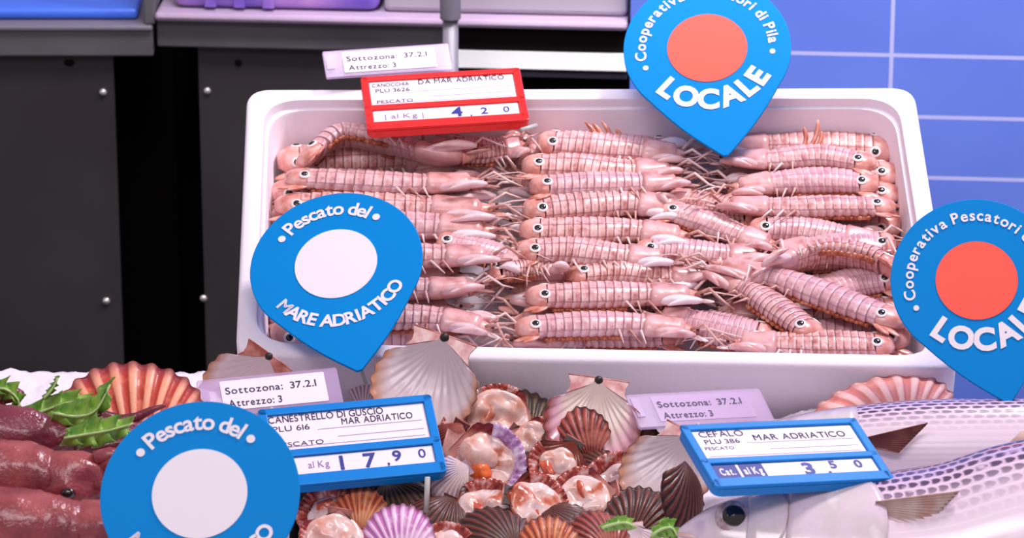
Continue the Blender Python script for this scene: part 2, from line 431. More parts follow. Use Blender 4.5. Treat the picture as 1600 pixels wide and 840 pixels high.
# ---- back counter (right of the dark gap), in wall axes; fronts on y = 0 .. depth behind
def uz(px, py): return wall_uz(px, py)
bc_l = uz(245, 60)[0]
zt = uz(620, 37)[1]          # underside of the lip
zl = uz(620, 24)[1]          # top of the lip
z_ap = uz(460, 78)[1]        # bottom of the dark apron
t = thing('back_counter', wpt(bc_l / 2, 0.25, 0), 'dark steel back counter with lavender steel top and riveted panel behind the foam box', 'counter')
b = MB(); wbox(b, bc_l, -0.003, -0.012, 0.55, zt, zl); bevel(b.build('worktop', M['steel_lip'], t, False), 0.004)
b = MB(); wbox(b, bc_l, uz(712, 60)[0], 0.0, 0.02, z_ap, zt - 0.0005); bevel(b.build('apron', M['steel_dark'], t, False), 0.002)
ul, ur = uz(310, 200)[0], uz(712, 200)[0]
b = MB(); wbox(b, ul, ur, 0.012, 0.018, 0.08, z_ap - 0.001); pn = b.build('front_panel', M['panel_dark'], t, False)
b = MB(); wbox(b, bc_l - 0.035, -0.003, 0.30, 0.33, 0.08, zt - 0.001); b.build('recess_back', M['black'], t, False)  # shade inside the open bay put into a black backing
b = MB(); wbox(b, bc_l, -0.003, 0.0, 0.5, 0.0, 0.08); b.build('plinth', M['black'], t, False)
za, zb = uz(850, 107)[1], uz(850, 81)[1]
b = MB(); wbox(b, ur + 0.001, -0.004, -0.003, 0.02, za, zb); b.build('white_panel', M['white_board'], t, False)
b = MB(); wbox(b, ur + 0.001, -0.004, 0.0, 0.02, zb + 0.0005, zt - 0.0006); b.build('gap_shade', M['black'], t, False)  # black strip standing in for the shaded gap below the worktop
zc, zd = uz(850, 127)[1], uz(850, 120)[1]
b = MB(); wbox(b, ur + 0.001, -0.004, 0.015, 0.03, zc, zd); b.build('rail', M['steel_grey'], t, False)
def rivet(px, py, par, pl, m='rivet', r=0.004, nm='rivet'):
    p = hit(px, py, pl, wy); bb = MB(); bb.blob(p, wx * r, wz * r, wy * r * 0.6, 10, 6); bb.build(nm, M[m], par)
for q in ((324, 142), (318, 466)): rivet(*q, t, wpt(0, 0.011, 0))
rivet(372, 98, t, wpt(0, 0.011, 0), 'black')
# upper pan of the counter: the shallow basin whose back wall shows as a grey band
b = MB(); wbox(b, uz(598, 10)[0], -0.004, 0.010, 0.45, zl + 0.0004, zl + 0.05)
pan = bevel(b.build('steel_basin', M['steel_pan'], None, False), 0.006)
tag(pan, 'long pale grey steel basin standing on the back counter beside tiled wall', 'basin')
# violet plastic tub left of it
u0, u1 = uz(268, 10)[0], uz(592, 10)[0]
t2 = thing('plastic_tub', wpt((u0 + u1) / 2, 0.2, zl), 'violet translucent plastic tub on the back counter behind the grey pole', 'tub')
b = MB(); wbox(b, u0, u1, 0.006, 0.4, zl + 0.0005, zl + 0.09); bevel(b.build('tub_body', M['violet'], t2, False), 0.012, 4)
b = MB(); wbox(b, u0 - 0.003, u1 + 0.003, 0.002, 0.404, zl + 0.0915, zl + 0.10); bevel(b.build('tub_rim', M['steel_lip'], t2, False), 0.004)
b = MB()
for k in range(3):
    uu = u0 + (u1 - u0) * (0.16 + 0.14 * k); wbox(b, uu, uu + 0.012, 0.002, 0.0062, zl + 0.004, zl + 0.085)
b.build('tub_ridges', M['violet'], t2, False)

# ---- left dark cabinet, square to the aisle
lY = 0.90
def lp(px, py): return at_y(px, py, lY)
t = thing('steel_cabinet', (lp(60, 200).x, lY + 0.2, 0), 'dark steel cabinet with rivets left of the black gap, blue board on top', 'cabinet')
xl, xr = lp(-260, 60).x, lp(240, 60).x
def lbox(nm, x0, x1, y0, y1, z0, z1, m, par, bv=0.0):
    bb = MB(); bb.box(((x0 + x1) / 2, (y0 + y1) / 2, (z0 + z1) / 2), Vector(((x1 - x0) / 2, 0, 0)), Vector((0, (y1 - y0) / 2, 0)), Vector((0, 0, (z1 - z0) / 2)))
    o = bb.build(nm, M[m], par, False)
    return bevel(o, bv) if bv else o
zT = lp(100, 36).z; zA = lp(100, 85).z
lbox('worktop', xl, xr, lY - 0.012, lY + 0.5, zT - 0.006, zT, 'steel_grey', t, 0.002)
lbox('apron', xl, xr, lY - 0.008, lY + 0.012, zA, zT - 0.0065, 'steel_dark', t, 0.002)
lbox('front_panel', xl, lp(180, 200).x, lY + 0.004, lY + 0.009, 0.08, zA - 0.001, 'panel_dark', t)
lbox('recess_back', lp(60, 200).x, xr - 0.001, lY + 0.25, lY + 0.28, 0.08, zA - 0.001, 'black', t)  # black sheet carries the shade of the gap beside the panel
lbox('plinth', xl, xr, lY + 0.02, lY + 0.45, 0.0, 0.079, 'black', t)
lbox('upright', lp(226, 20).x, lp(243, 20).x, lY - 0.008, lY + 0.02, zT + 0.0005, zT + 0.4, 'steel_dark', t, 0.002)
for px, py in ((161, 144), (166, 470)):
    p = at_y(px, py, lY + 0.003); bb = MB(); bb.blob(p, Vector((0.0042, 0, 0)), Vector((0, 0, 0.004)), Vector((0, 0.003, 0)), 10, 6); bb.build('rivet', M['rivet'], t)
p = at_y(108, 98, lY + 0.003); bb = MB(); bb.blob(p, Vector((0.006, 0, 0)), Vector((0, 0, 0.004)), Vector((0, 0.002, 0)), 10, 6); bb.build('hole', M['black'], t)
p = at_y(255, 20, lY - 0.02); bb = MB()
t3 = thing('chopping_board', (lp(80, 20).x, lY + 0.2, zT), 'thick bright blue plastic board lying on the dark cabinet', 'board')
zB = at_y(100, 15, lY + 0.01).z
bb = MB(); bb.box(((xl + lp(228, 20).x) / 2 - 0.005, lY + 0.22, (zT + zB) / 2 + 0.0004), Vector(((lp(228, 20).x - xl) / 2 - 0.005, 0, 0)), Vector((0, 0.21, 0)), Vector((0, 0, (zB - zT) / 2)))
bevel(bb.build('board_slab', M['blue_tray'], t3, False), 0.005, 3)
# steel pole in front of the back counter
pp = at_y(704, 60, 0.78)
t4 = thing('steel_pole', (pp.x, pp.y, 0), 'slim grey steel pole with a wider upper sleeve standing behind the red price tag', 'pole')
bb = MB(); bb.tube([(pp.x, pp.y, 0), (pp.x, pp.y, at_y(704, 32, 0.78).z)], 0.0082, 20); bb.build('lower_tube', M['steel_grey'], t4)
bb = MB(); z9 = at_y(704, 31, 0.78).z; bb.tube([(pp.x, pp.y, z9), (pp.x, pp.y, z9 + 0.002), (pp.x, pp.y, z9 + 0.003), (pp.x, pp.y, z9 + 0.004), (pp.x, pp.y, z9 + 0.5)], [0.009, 0.0112, 0.0112, 0.0112, 0.0112], 20); bb.build('upper_sleeve', M['steel_grey'], t4)

# ---- display counter with riser, ice
t = thing('display_counter', (0, -0.35, 0), 'steel fish display counter carrying the ice bed and foam box', 'counter')
bb = MB()
prof = [(-0.95, 0.0), (-0.95, ice_z(0, -0.95) - 0.0605), (-0.105, ice_z(0, -0.105) - 0.0605), (-0.105, 0.0)]
bb.prism(prof, lambda y, z, x: Vector((x, y, z)), -1.2, 1.2); bb.build('counter_body', M['counter_steel'], t, False)
bb = MB()
a_, c_ = box_pt(0, -0.10, -0.1325), box_pt(0, 0.245, -0.1325)
bb.prism([(a_.y, 0.0), (a_.y, a_.z), (c_.y, c_.z), (c_.y, 0.0)], lambda y, z, x: Vector((x, y, z)), -0.25, 0.25); bb.build('riser', M['black'], t, False)

def build_ice():
    b = MB(); x0, x1, nx = -0.66, 0.66, 330; y0, ny = -0.80, 172
    rows = []
    def top(x, y):
        p = Vector((x, y, 0))
        n = noise.noise(p * 55) * 0.0035 + noise.noise(p * 130 + Vector((3, 1, 2))) * 0.0022 + abs(noise.noise(p * 230)) * 0.0014
        return ice_z(x, y) + n
    for j in range(ny + 1):
        y = y0 + (ICE_YR - y0) * j / ny
        row = []
        for i in range(nx + 1):
            x = x0 + (x1 - x0) * i / nx
            e = 0.006 * max(0, 1 - (ny - j) / 3.0)
            row.append(b.add((x, y, top(x, y) - e)))
        rows.append(row)
    b.grid(rows)
    last = rows[-1]; low = [b.add((b.v[i].x, ICE_YR + 0.002, ice_z(0, ICE_YR) - 0.0585)) for i in last]
    b.grid([last, low])
    for side in (0, -1):
        st = [r[side] for r in rows]; lw = [b.add((b.v[i].x, b.v[i].y, ice_z(0, b.v[i].y) - 0.058)) for i in st]
        b.grid([lw, st] if side == 0 else [st, lw])
    f0 = rows[0]; lw = [b.add((b.v[i].x, b.v[i].y, ice_z(0, b.v[i].y) - 0.058)) for i in f0]; b.grid([lw, f0])
    o = b.build('crushed_ice', M['ice'], None, True)
    tag(o, 'bed of white crushed ice under the fish and shells', 'ice'); o['kind'] = 'stuff'
build_ice()

# ------------------------------------------------------------------ foam box
def build_box():
    cor = [box_xy(368, 553), box_xy(1499, 575), box_xy(1428, 135), box_xy(386, 138)]   # fl fr rr rl
    cor = [Vector((x, y, 0)) for x, y in cor]
    def inset(d):
        out = []
        for i in range(4):
            p, q, r = cor[i - 1], cor[i], cor[(i + 1) % 4]
            e1 = (q - p).normalized(); e2 = (r - q).normalized()
            n1 = Vector((-e1.y, e1.x, 0)); n2 = Vector((-e2.y, e2.x, 0))
            bis = (n1 + n2).normalized(); out.append(q + bis * (d / bis.dot(n1)))
        return out
    def loop(d, radius, n, seg=8):
        c = inset(d); pts = []
        for i in range(4):
            p, q, r = c[i - 1], c[i], c[(i + 1) % 4]
            a = q + (p - q).normalized() * radius; z = q + (r - q).normalized() * radius
            for k in range(seg + 1):
                s = k / seg
                pts.append(a * (1 - s) ** 2 + q * 2 * s * (1 - s) + z * s * s)
        return [box_pt(p.x, p.y, n) for p in pts]
    L = [(0.006, 0.02, -0.130), (0.002, 0.022, -0.126), (0.0, 0.022, -0.035), (0.0, 0.022, -0.004), (0.0012, 0.022, -0.0012), (0.004, 0.022, 0.0),
         (0.0145, 0.034, 0.0), (0.0165, 0.036, -0.001), (0.0172, 0.036, -0.004), (0.0178, 0.036, -0.009), (0.0205, 0.038, -0.010), (0.0215, 0.038, -0.013), (0.026, 0.040, -0.075), (0.03, 0.04, -0.08)]
    b = MB(); b.loft([loop(*l) for l in L])
    o = b.build('foam_box', M['foam'], None, True)
    tag(o, 'white polystyrene foam fish box full of mantle shrimps, tilted to the front'.replace('mantle', 'mantis'), 'box')
    m = o.modifiers.new('w', 'EDGE_SPLIT'); m.split_angle = rad(50)
build_box()

# ------------------------------------------------------------------ mantis shrimps
def catmull(pts, n):
    pts = [Vector(p) for p in pts]
    if len(pts) == 2: return [pts[0].lerp(pts[1], i / n) for i in range(n + 1)]
    q = [pts[0] * 2 - pts[1]] + pts + [pts[-1] * 2 - pts[-2]]
    out = []
    m = len(pts) - 1
    for i in range(n + 1):
        t = i / n * m; k = min(int(t), m - 1); f = t - k
        a, b, c, d = q[k:k + 4]
        out.append(0.5 * ((2 * b) + (c - a) * f + (2 * a - 5 * b + 4 * c - d) * f * f + (3 * b - a - 3 * c + d) * f ** 3))
    return out

class Spine:
    def __init__(s, pts, nrm, roll, back):
        s.c = catmull(pts, 60); s.l = [0.0]
        for i in range(60): s.l.append(s.l[-1] + (s.c[i + 1] - s.c[i]).length)
        s.L = s.l[-1]; s.n0 = nrm; s.roll = roll; s.back = back
    def frame(s, d):
        if d <= 0: c = s.c[0] + (s.c[1] - s.c[0]).normalized() * d; t = s.c[1] - s.c[0]
        elif d >= s.L: t = s.c[-1] - s.c[-2]; c = s.c[-1] + t.normalized() * (d - s.L)
        else:
            i = 0
            while s.l[i + 1] < d: i += 1
            f = (d - s.l[i]) / (s.l[i + 1] - s.l[i]); c = s.c[i].lerp(s.c[i + 1], f)
            a = s.c[max(0, i - 1)]; e = s.c[min(60, i + 2)]; t = e - a
        t = t.normalized()
        n = s.n0 - t * s.n0.dot(t); n.normalize()
        q = n.cross(t)
        if q.dot(s.back) < 0: q = -q
        n2 = n * math.cos(s.roll) + q * math.sin(s.roll)
        return c, t, n2, t.cross(n2)
    def pt(s, d, a, z):
        c, t, n, b = s.frame(d); return c + b * a + n * z

BODY_LAYER = -0.025
RNG = random.Random(11)
def shrimp(pts, label, roll=22, dh=0.0, w=0.037, group='mantis shrimps in the foam box', tips=(0, 0), detail=2):
    P3 = []
    pts = [(x, y + RNG.uniform(-2.5, 2.5)) for x, y in pts]; w *= RNG.uniform(0.93, 1.08); roll += RNG.uniform(-7, 7)
    for i, (x, y) in enumerate(pts):
        f = i / (len(pts) - 1)
        P3.append(on_box(x, y, BODY_LAYER + dh + tips[0] * (1 - f) + tips[1] * f))
    S = Spine(P3, bN, rad(roll), bV)
    L = S.L; H = w * 0.62; hw = w / 2
    t = thing('mantis_shrimp', S.frame(L / 2)[0] - bN * (H * 0.5), label, 'mantis shrimp', group)
    # segmented abdomen
    b = MB(); NS = 13; s0, s1 = 0.095 * L, 0.68 * L; NA = 20
    rings = []; seg = []
    for k in range(NS):
        for f in (0.0, 0.06, 0.3, 0.6, 0.9, 0.985):
            u = (k + f) / NS; d = s0 + (s1 - s0) * u
            sc = 1.05 - 0.065 * f if f > 0.05 else 1.03 + 0.3 * f
            ww = hw * (0.93 + 0.10 * math.sin(math.pi * min(1, u * 1.2)) - 0.20 * max(0, u - 0.6) / 0.4) * sc
            hh = H * (0.50 + 0.10 * math.sin(math.pi * u)) * sc
            r = []
            for j in range(NA):
                th = 2 * math.pi * j / NA - math.pi / 2
                x = math.cos(th); z = math.sin(th)
                z = z if z > 0 else z * 0.55
                spn = 1.10 if (f == 0.06 and -0.25 < z < 0.1) else 1.0
                r.append(S.pt(d - (0.0015 if spn > 1 else 0), spn * ww * (abs(x) ** 0.85) * (1 if x > 0 else -1), hh * z))
            rings.append(r); seg.append(k + f)
    b.loft(rings, attrs={'seg': lambda i, j: seg[i], 'ang': lambda i, j: abs(((j / NA + 0.0) % 1.0))})
    b.build('body', M['shrimp'], t)
    # tail plate with eye spots
    b = MB(); rings = []
    tl = 0.115 * L
    for i in range(9):
        u = i / 8; d = tl * u - 0.004
        k = max(0.05, 1 - (1 - u) ** 2.6) ** 0.5
        ww = hw * 1.0 * k; hh = H * 0.52 * (0.35 + 0.65 * k)
        r = []
        for j in range(20):
            th = 2 * math.pi * j / 20; x = math.cos(th); z = math.sin(th)
            if i == 0: ww2 = ww * (1 + 0.0)
            r.append(S.pt(d - (0.002 if (j % 3 == 0 and i == 1 and z < 0.5) else 0), ww * x, hh * (z if z > 0 else z * 0.4)))
        rings.append(r)
    b.loft(rings); te = b.build('tail_plate', M['telson'], t)
    for sg in (-1, 1):
        th = rad(48); d = tl * 0.70
        c, T, n, bb_ = S.frame(d)
        p = c + bb_ * (sg * hw * 0.97 * math.cos(th)) + n * (H * 0.5 * math.sin(th))
        nn = (bb_ * (sg * math.cos(th) / hw) + n * (math.sin(th) / (H * 0.52))).normalized()
        e2 = nn.cross(T).normalized()
        b = MB(); b.blob(p, T * 0.0054, e2 * 0.0054, nn * 0.0013, 16, 8, 0); b.blob(p + nn * 0.0007, T * 0.0034, e2 * 0.0034, nn * 0.0014, 14, 8, 1)
        b.build('eye_spot', [M['eye_ring'], M['eye_black']], te)
    # tail fan
    for sg in (-1, 1):
        for q, (a0, a1, l0, l1) in enumerate(((0.75, 1.12, 0.085, -0.035), (0.9, 1.35, 0.10, 0.01))):
            p0 = S.pt(l0 * L, sg * hw * a0, -H * 0.05); p1 = S.pt(l1 * L, sg * hw * a1, -H * 0.18)
            ax = (p1 - p0) / 2; c, T, n, bb_ = S.frame(l0 * L)
            sd = ax.cross(n).normalized()
            b = MB(); b.blob((p0 + p1) / 2, ax * 1.1, sd * 0.0042, ax.cross(sd).normalized() * 0.0016, 12, 8, amp=0.15, seed=RNG.random() * 9)
            b.build('tail_fan', M['uropod'], t)
    # carapace
    b = MB(); rings = []
    c0, c1 = 0.655 * L, 0.87 * L
    for i in range(12):
        u = i / 11; d = c0 + (c1 - c0) * u
        ww = hw * (0.98 - 0.36 * u ** 1.3) * (0.9 if i == 0 else 1); hh = H * (0.60 - 0.14 * u) * (0.9 if i == 0 else 1)
        if i == 11: ww *= 0.75; hh *= 0.6
        r = []
        for j in range(24):
            th = 2 * math.pi * j / 24; x = math.cos(th); z = math.sin(th)
            gr = 1 - 0.07 * math.exp(-((abs(x) - 0.5) / 0.09) ** 2) if z > 0 else 1
            r.append(S.pt(d, ww * x * gr, hh * (z if z > 0 else z * 0.5) * gr))
        rings.append(r)
    b.loft(rings); b.build('carapace', M['carapace'], t)
    # head
    hd = thing_part('head', t)
    b = MB(); rings = []
    for i in range(6):
        u = i / 5; d = 0.865 * L + 0.065 * L * u; k = hw * (0.5 - 0.3 * u)
        rings.append([S.pt(d, k * math.cos(2 * math.pi * j / 14), H * (0.3 - 0.14 * u) * math.sin(2 * math.pi * j / 14)) for j in range(14)])
    b.loft(rings); hd = b.build('head', M['telson'], t)
    for sg in (-1, 1):
        b = MB(); p = S.pt(0.935 * L, sg * hw * 0.26, H * 0.16); b.blob(p, Vector((0.0017, 0, 0)), Vector((0, 0.0017, 0)), Vector((0, 0, 0.0017)), 10, 7); b.build('eye', M['eye_brown'], hd)
        a0 = S.pt(0.88 * L, sg * hw * 0.5, 0.0); a1 = S.pt(1.0 * L, sg * hw * RNG.uniform(0.7, 1.1), RNG.uniform(-0.004, 0.004))
        c, T, n, bb_ = S.frame(0.9 * L); ax = (a1 - a0) / 2; sd = ax.cross(n).normalized()
        b = MB(); b.blob((a0 + a1) / 2, ax, sd * 0.0042, ax.cross(sd).normalized() * 0.0014, 12, 8); b.build('antenna_scale', M['leg'], t)
        k1, k2 = RNG.uniform(-1, 1), RNG.uniform(-1, 1)
        b = MB(); b.tube([S.pt(0.92 * L, sg * hw * 0.2, 0.002), S.pt(1.0 * L, sg * hw * 0.35, 0.006), S.pt(1.1 * L, sg * hw * (0.6 + 0.5 * k1), 0.005 + 0.003 * k2), S.pt(1.2 * L, sg * hw * (0.8 + 0.9 * k1), 0.001)], [0.0011, 0.0009, 0.0006, 0.0003], 6)
        b.build('antenna', M['leg'], t)
        k1, k2 = RNG.uniform(-1, 1), RNG.uniform(0, 1)
        b = MB(); b.tube([S.pt(0.90 * L, sg * hw * 0.35, 0.004), S.pt(0.97 * L, sg * hw * 0.8, 0.010 + 0.004 * k2), S.pt(1.04 * L, sg * hw * (1.2 + 0.5 * k1), 0.008 * k2), S.pt(1.10 * L, sg * hw * (1.3 + 0.9 * k1), -0.002)], [0.0016, 0.0014, 0.0010, 0.0004], 6)
        b.build('feeler', M['leg'], t)
        # raptorial claw
        sp = RNG.uniform(0.85, 1.25)
        q0, q1, q2 = S.pt(0.70 * L, sg * hw * 0.75, 0), S.pt(0.93 * L, sg * hw * 1.05 * sp, 0.003), S.pt(0.74 * L, sg * hw * 1.45 * sp, 0.002)
        b = MB(); cu = catmull([q0, q0.lerp(q1, 0.5) + bN * 0.002, q1], 8)
        b.tube(cu, [0.0022, 0.0036, 0.0044, 0.0048, 0.0047, 0.0043, 0.0037, 0.003, 0.002], 10)
        cu = catmull([q1, q1.lerp(q2, 0.5) + bN * 0.003, q2], 8)
        b.tube(cu, [0.0018, 0.0030, 0.0036, 0.0036, 0.0034, 0.003, 0.0024, 0.0016, 0.0006], 10)
        b.build('claw', M['claw'], t)
        for k in range(3):
            d0 = (0.50 + 0.06 * k) * L; ln = RNG.uniform(1.25, 1.7)
            b = MB(); b.tube([S.pt(d0, sg * hw * 0.6, -H * 0.12), S.pt(d0 + 0.02 * L, sg * hw * 1.05, H * 0.12), S.pt(d0 + RNG.uniform(0.02, 0.1) * L, sg * hw * ln, -H * 0.25)], [0.0014, 0.0012, 0.0005], 6)
            b.build('walking_leg', M['leg'], t)
    for sg in (-1, 1):
        b = MB()
        b.tube([S.pt((0.12 + 0.045 * k) * L, sg * hw * 0.82, -H * 0.25) for k in range(10)], 0.0022, 6)
        for k in range(9):
            d0 = (0.13 + 0.045 * k) * L
            p = S.pt(d0, sg * hw * 0.88, -H * 0.24); c, T, n, bb_ = S.frame(d0)
            b.blob(p, bb_ * (sg * 0.0034), T * 0.0030, n * 0.0022, 8, 5, amp=0.3, seed=k)
        b.build('swimming_legs', M['swim'], t)
    return t
def thing_part(n, t): return None

SHR = [
 # (points tail -> head in the photo, label, roll, dh)
 ([(452, 282), (560, 288), (660, 290), (780, 284)], 'pink mantis shrimp along the left wall at the rear, one dark tail spot at left', 28, 0.004),
 ([(474, 256), (530, 214), (610, 226), (690, 246), (765, 240)], 'arched mantis shrimp at the rear left corner with its hollow underside showing', 62, 0.006),
 ([(436, 322), (540, 326), (650, 326), (800, 330)], 'mantis shrimp just above the round sign with white disc, tail at box wall', 20, 0.0),
 ([(470, 362), (560, 362), (660, 358), (800, 362)], 'mantis shrimp poking out at the right of the white-disc sign, level with its lettering top', 20, -0.002),
 ([(500, 402), (600, 404), (690, 402), (800, 398)], 'mantis shrimp beside the white-disc sign, level with the middle of the disc', 24, 0.001),
 ([(480, 448), (590, 452), (680, 455), (770, 448)], 'mantis shrimp with a pale plump front beside the lower lettering of the white-disc sign', 26, 0.002),
 ([(500, 498), (600, 498), (690, 500), (790, 516)], 'mantis shrimp in the front row next to the large grey shell on the rim', 22, 0.0),
 ([(700, 236), (760, 236), (830, 228)], 'small mantis shrimp under the red price tag', 18, -0.004),
 ([(846, 226), (930, 232), (1010, 238), (1090, 244)], 'rearmost mantis shrimp of the middle row, dark and shaded by the sign', 18, 0.003),
 ([(822, 262), (900, 264), (980, 270), (1080, 262)], 'lilac mantis shrimp second from the rear in the middle row, big tail spot at left', 26, 0.002),
 ([(834, 295), (910, 296), (990, 292), (1090, 284)], 'mantis shrimp third from the rear in the middle row, tail spot at left', 24, 0.004),
 ([(824, 330), (910, 325), (990, 322), (1090, 330)], 'mantis shrimp fourth from the rear in the middle row, smooth pale front', 14, 0.001),
 ([(818, 362), (900, 362), (990, 364), (1100, 372)], 'mantis shrimp halfway down the middle row with a small tail spot', 24, 0.003),
 ([(815, 396), (890, 398), (970, 402), (1070, 404)], 'mantis shrimp just below the centre of the box with orange lower edge', 18, 0.004),
 ([(892, 433), (970, 430), (1040, 436), (1130, 428)], 'mantis shrimp with its tail spot half under the row above, front half of middle row', 30, -0.004),
 ([(770, 436), (830, 430), (900, 430)], 'short view of a mantis shrimp showing its frilled side in the middle row', 50, -0.006),
 ([(828, 465), (910, 465), (1000, 466), (1115, 462)], 'plump mantis shrimp second from the front rim in the middle row, round tail spot', 26, 0.007),
 ([(812, 514), (900, 514), (1000, 514), (1110, 522)], 'mantis shrimp lying along the front rim in the middle row, round tail spot', 24, 0.004),
 ([(1362, 260), (1280, 250), (1200, 252), (1110, 250)], 'large mantis shrimp in the rear right corner, head under the pin sign', 26, 0.006),
 ([(1366, 290), (1290, 286), (1210, 290), (1120, 298)], 'mantis shrimp second from the rear at the right wall', 24, 0.002),
 ([(1392, 326), (1300, 328), (1220, 328), (1100, 322)], 'mantis shrimp third from the rear at the right wall, clear tail spot by wall', 26, 0.007),
 ([(1178, 360), (1250, 364), (1320, 372), (1395, 380)], 'mantis shrimp at the right with its tail spot towards the box centre', 26, 0.003),
 ([(1392, 386), (1330, 386), (1270, 392), (1190, 400)], 'mantis shrimp at right whose orange tail meets the red-disc sign', 20, 0.000),
 ([(1400, 430), (1350, 406), (1280, 402), (1215, 420), (1170, 448)], 'curled mantis shrimp with smooth pink underside beside the red-disc sign', 75, 0.008),
 ([(1408, 505), (1340, 484), (1260, 455), (1180, 430), (1085, 410)], 'long mantis shrimp lying diagonally towards the front right corner', 24, 0.008),
 ([(1272, 524), (1220, 490), (1165, 455), (1100, 420)], 'shorter diagonal mantis shrimp ending at the front rim, white-ringed tail spot', 26, 0.006),
 ([(1395, 440), (1340, 446), (1280, 462), (1200, 478)], 'mantis shrimp under the curled one at the right, mostly shaded', 20, -0.008),
 ([(1390, 543), (1310, 541), (1220, 540), (1120, 536)], 'mantis shrimp half hidden by the front rim at the right', 20, 0.0),
 ([(1200, 528), (1140, 520), (1080, 508), (1010, 490)], 'flattened mantis shrimp by the front rim between the middle and right rows', 14, -0.003),
 ([(1040, 330), (1100, 352), (1160, 372), (1230, 392)], 'mantis shrimp with broad smooth shield in the gap between middle and right rows', 22, 0.002),
 ([(1000, 392), (1070, 398), (1140, 400), (1210, 396)], 'pale mantis shrimp right of the box centre, tail towards the middle row', 20, 0.003),
 ([(690, 380), (740, 392), (790, 410), (840, 430)], 'mantis shrimp slanting down between the left and middle rows', 30, -0.003),
 ([(1180, 340), (1130, 330), (1080, 318), (1030, 300)], 'mantis shrimp slanting up behind the claws under the pin sign', 22, -0.004),
]
RAISED = {8: [((948, 232), (926, 192)), ((956, 230), (940, 189)), ((966, 230), (962, 200)), ((940, 232), (914, 190))],
          18: [((1252, 240), (1256, 198)), ((1262, 238), (1278, 187)), ((1268, 240), (1284, 204))]}
for i, (pts, lab, rl, dh) in enumerate(SHR):
    t = shrimp(pts, lab, rl, dh)
    for (a, c) in RAISED.get(i, ()):                   # legs sticking up in front of the rear wall
        p0 = on_box(a[0], a[1], BODY_LAYER + 0.004); d0 = (p0 - CAM).dot(cF); p1 = P(c[0], c[1], d0 + 0.004)
        b = MB(); b.tube(catmull([p0, p0.lerp(p1, 0.55) + cR * 0.003, p1], 8), [0.0024, 0.0024, 0.0023, 0.0022, 0.0022, 0.0024, 0.0022, 0.0016, 0.0007], 8)
        b.build('raised_leg', M['uropod'], t)
low = []
for (x0, x1, y) in ((440, 740, 250), (430, 730, 300), (430, 730, 345), (430, 740, 385), (430, 740, 430), (430, 740, 480), (430, 740, 525),
                    (1050, 790, 245), (1060, 780, 285), (1060, 780, 345), (1060, 780, 385), (1060, 780, 450), (1060, 780, 495), (1060, 780, 535),
                    (1390, 1100, 235), (1400, 1100, 275), (1400, 1100, 310), (1400, 1100, 350), (1405, 1100, 410), (1405, 1100, 455), (1410, 1100, 490), (1415, 1110, 530)):
    y += RNG.uniform(-5, 5)
    shrimp([(x0, y), ((x0 + x1) / 2, y + RNG.uniform(-6, 6)), (x1, y + RNG.uniform(-8, 8))], 'mantis shrimp mostly buried under the top layer in the foam box', RNG.uniform(-10, 30), -0.019, group='buried mantis shrimps')

# ------------------------------------------------------------------ lettering
GL = {}
def glyph(ch, bold):
    k = (ch, bold)
    if k in GL: return GL[k]
    def ev(s):
        cu = bpy.data.curves.new('g', 'FONT'); cu.body = s; cu.size = 1.0; cu.offset = 0.0 if s in 'MWN' else bold; cu.resolution_u = 4
        o = bpy.data.objects.new('g', cu); COL.objects.link(o)
        dg = bpy.context.evaluated_depsgraph_get(); oe = o.evaluated_get(dg); me = oe.to_mesh()
        v = [tuple(x.co) for x in me.vertices]; f = [tuple(p.vertices) for p in me.polygons]
        oe.to_mesh_clear(); bpy.data.objects.remove(o); bpy.data.curves.remove(cu)
        return v, f
    if ch == ' ': GL[k] = ([], [], 0.30, 0); return GL[k]
    v, f = ev(ch)
    x0 = min(p[0] for p in v); x1 = max(p[0] for p in v)
    if ch in 'MWN' and bold > 0:                     # thicken by a second, shifted copy
        n = len(v); v = v + [(p[0] + bold * 1.3, p[1], 0) for p in v]; f = f + [tuple(i + n for i in q) for q in f]; x1 += bold * 1.3
    GL[k] = ([(p[0] - x0, p[1]) for p in v], f, (x1 - x0) + 0.085 + bold * 1.2, x1 - x0)
    return GL[k]
def put_text(b, s, F, x, y, size, bold=0.0, width=None, m=0):
    if bold > 0.012 and any(c in 'MWN' for c in s): bold = 0.012
    adv = [glyph(c, bold)[2] * size for c in s]
    tot = sum(adv); kx = 1.0 if width is None else width / tot
    for c, a in zip(s, adv):
        v, f, _, _ = glyph(c, bold); base = len(b.v)
        for p in v: b.add(F(x + p[0] * size * kx, y + p[1] * size, 0))
        for q in f: b.face([base + i for i in q], m)
        x += a * kx
def arc_text(b, s, F, R, a0, a1, size, bold, up=True, m=0):
    """letters spread over the arc from angle a0 to a1 (degrees); up: feet towards the centre"""
    adv = [glyph(c, bold)[2] for c in s]; tot = sum(adv); acc = 0
    for c, a in zip(s, adv):
        v, f, _, w = glyph(c, bold); t = (acc + a / 2) / tot; acc += a
        th = rad(a0 + (a1 - a0) * t); base = len(b.v)
        rd = Vector((math.cos(th), math.sin(th)))
        ey = rd if up else -rd; ex = Vector((ey.y, -ey.x)); o = rd * R
        for p in v:
            q = o + ex * ((p[0] - w / 2) * size) + ey * ((p[1] - (0 if up else 0.72)) * size)
            b.add(F(q.x, q.y, 0))
        for q in f: b.face([base + i for i in q], m)

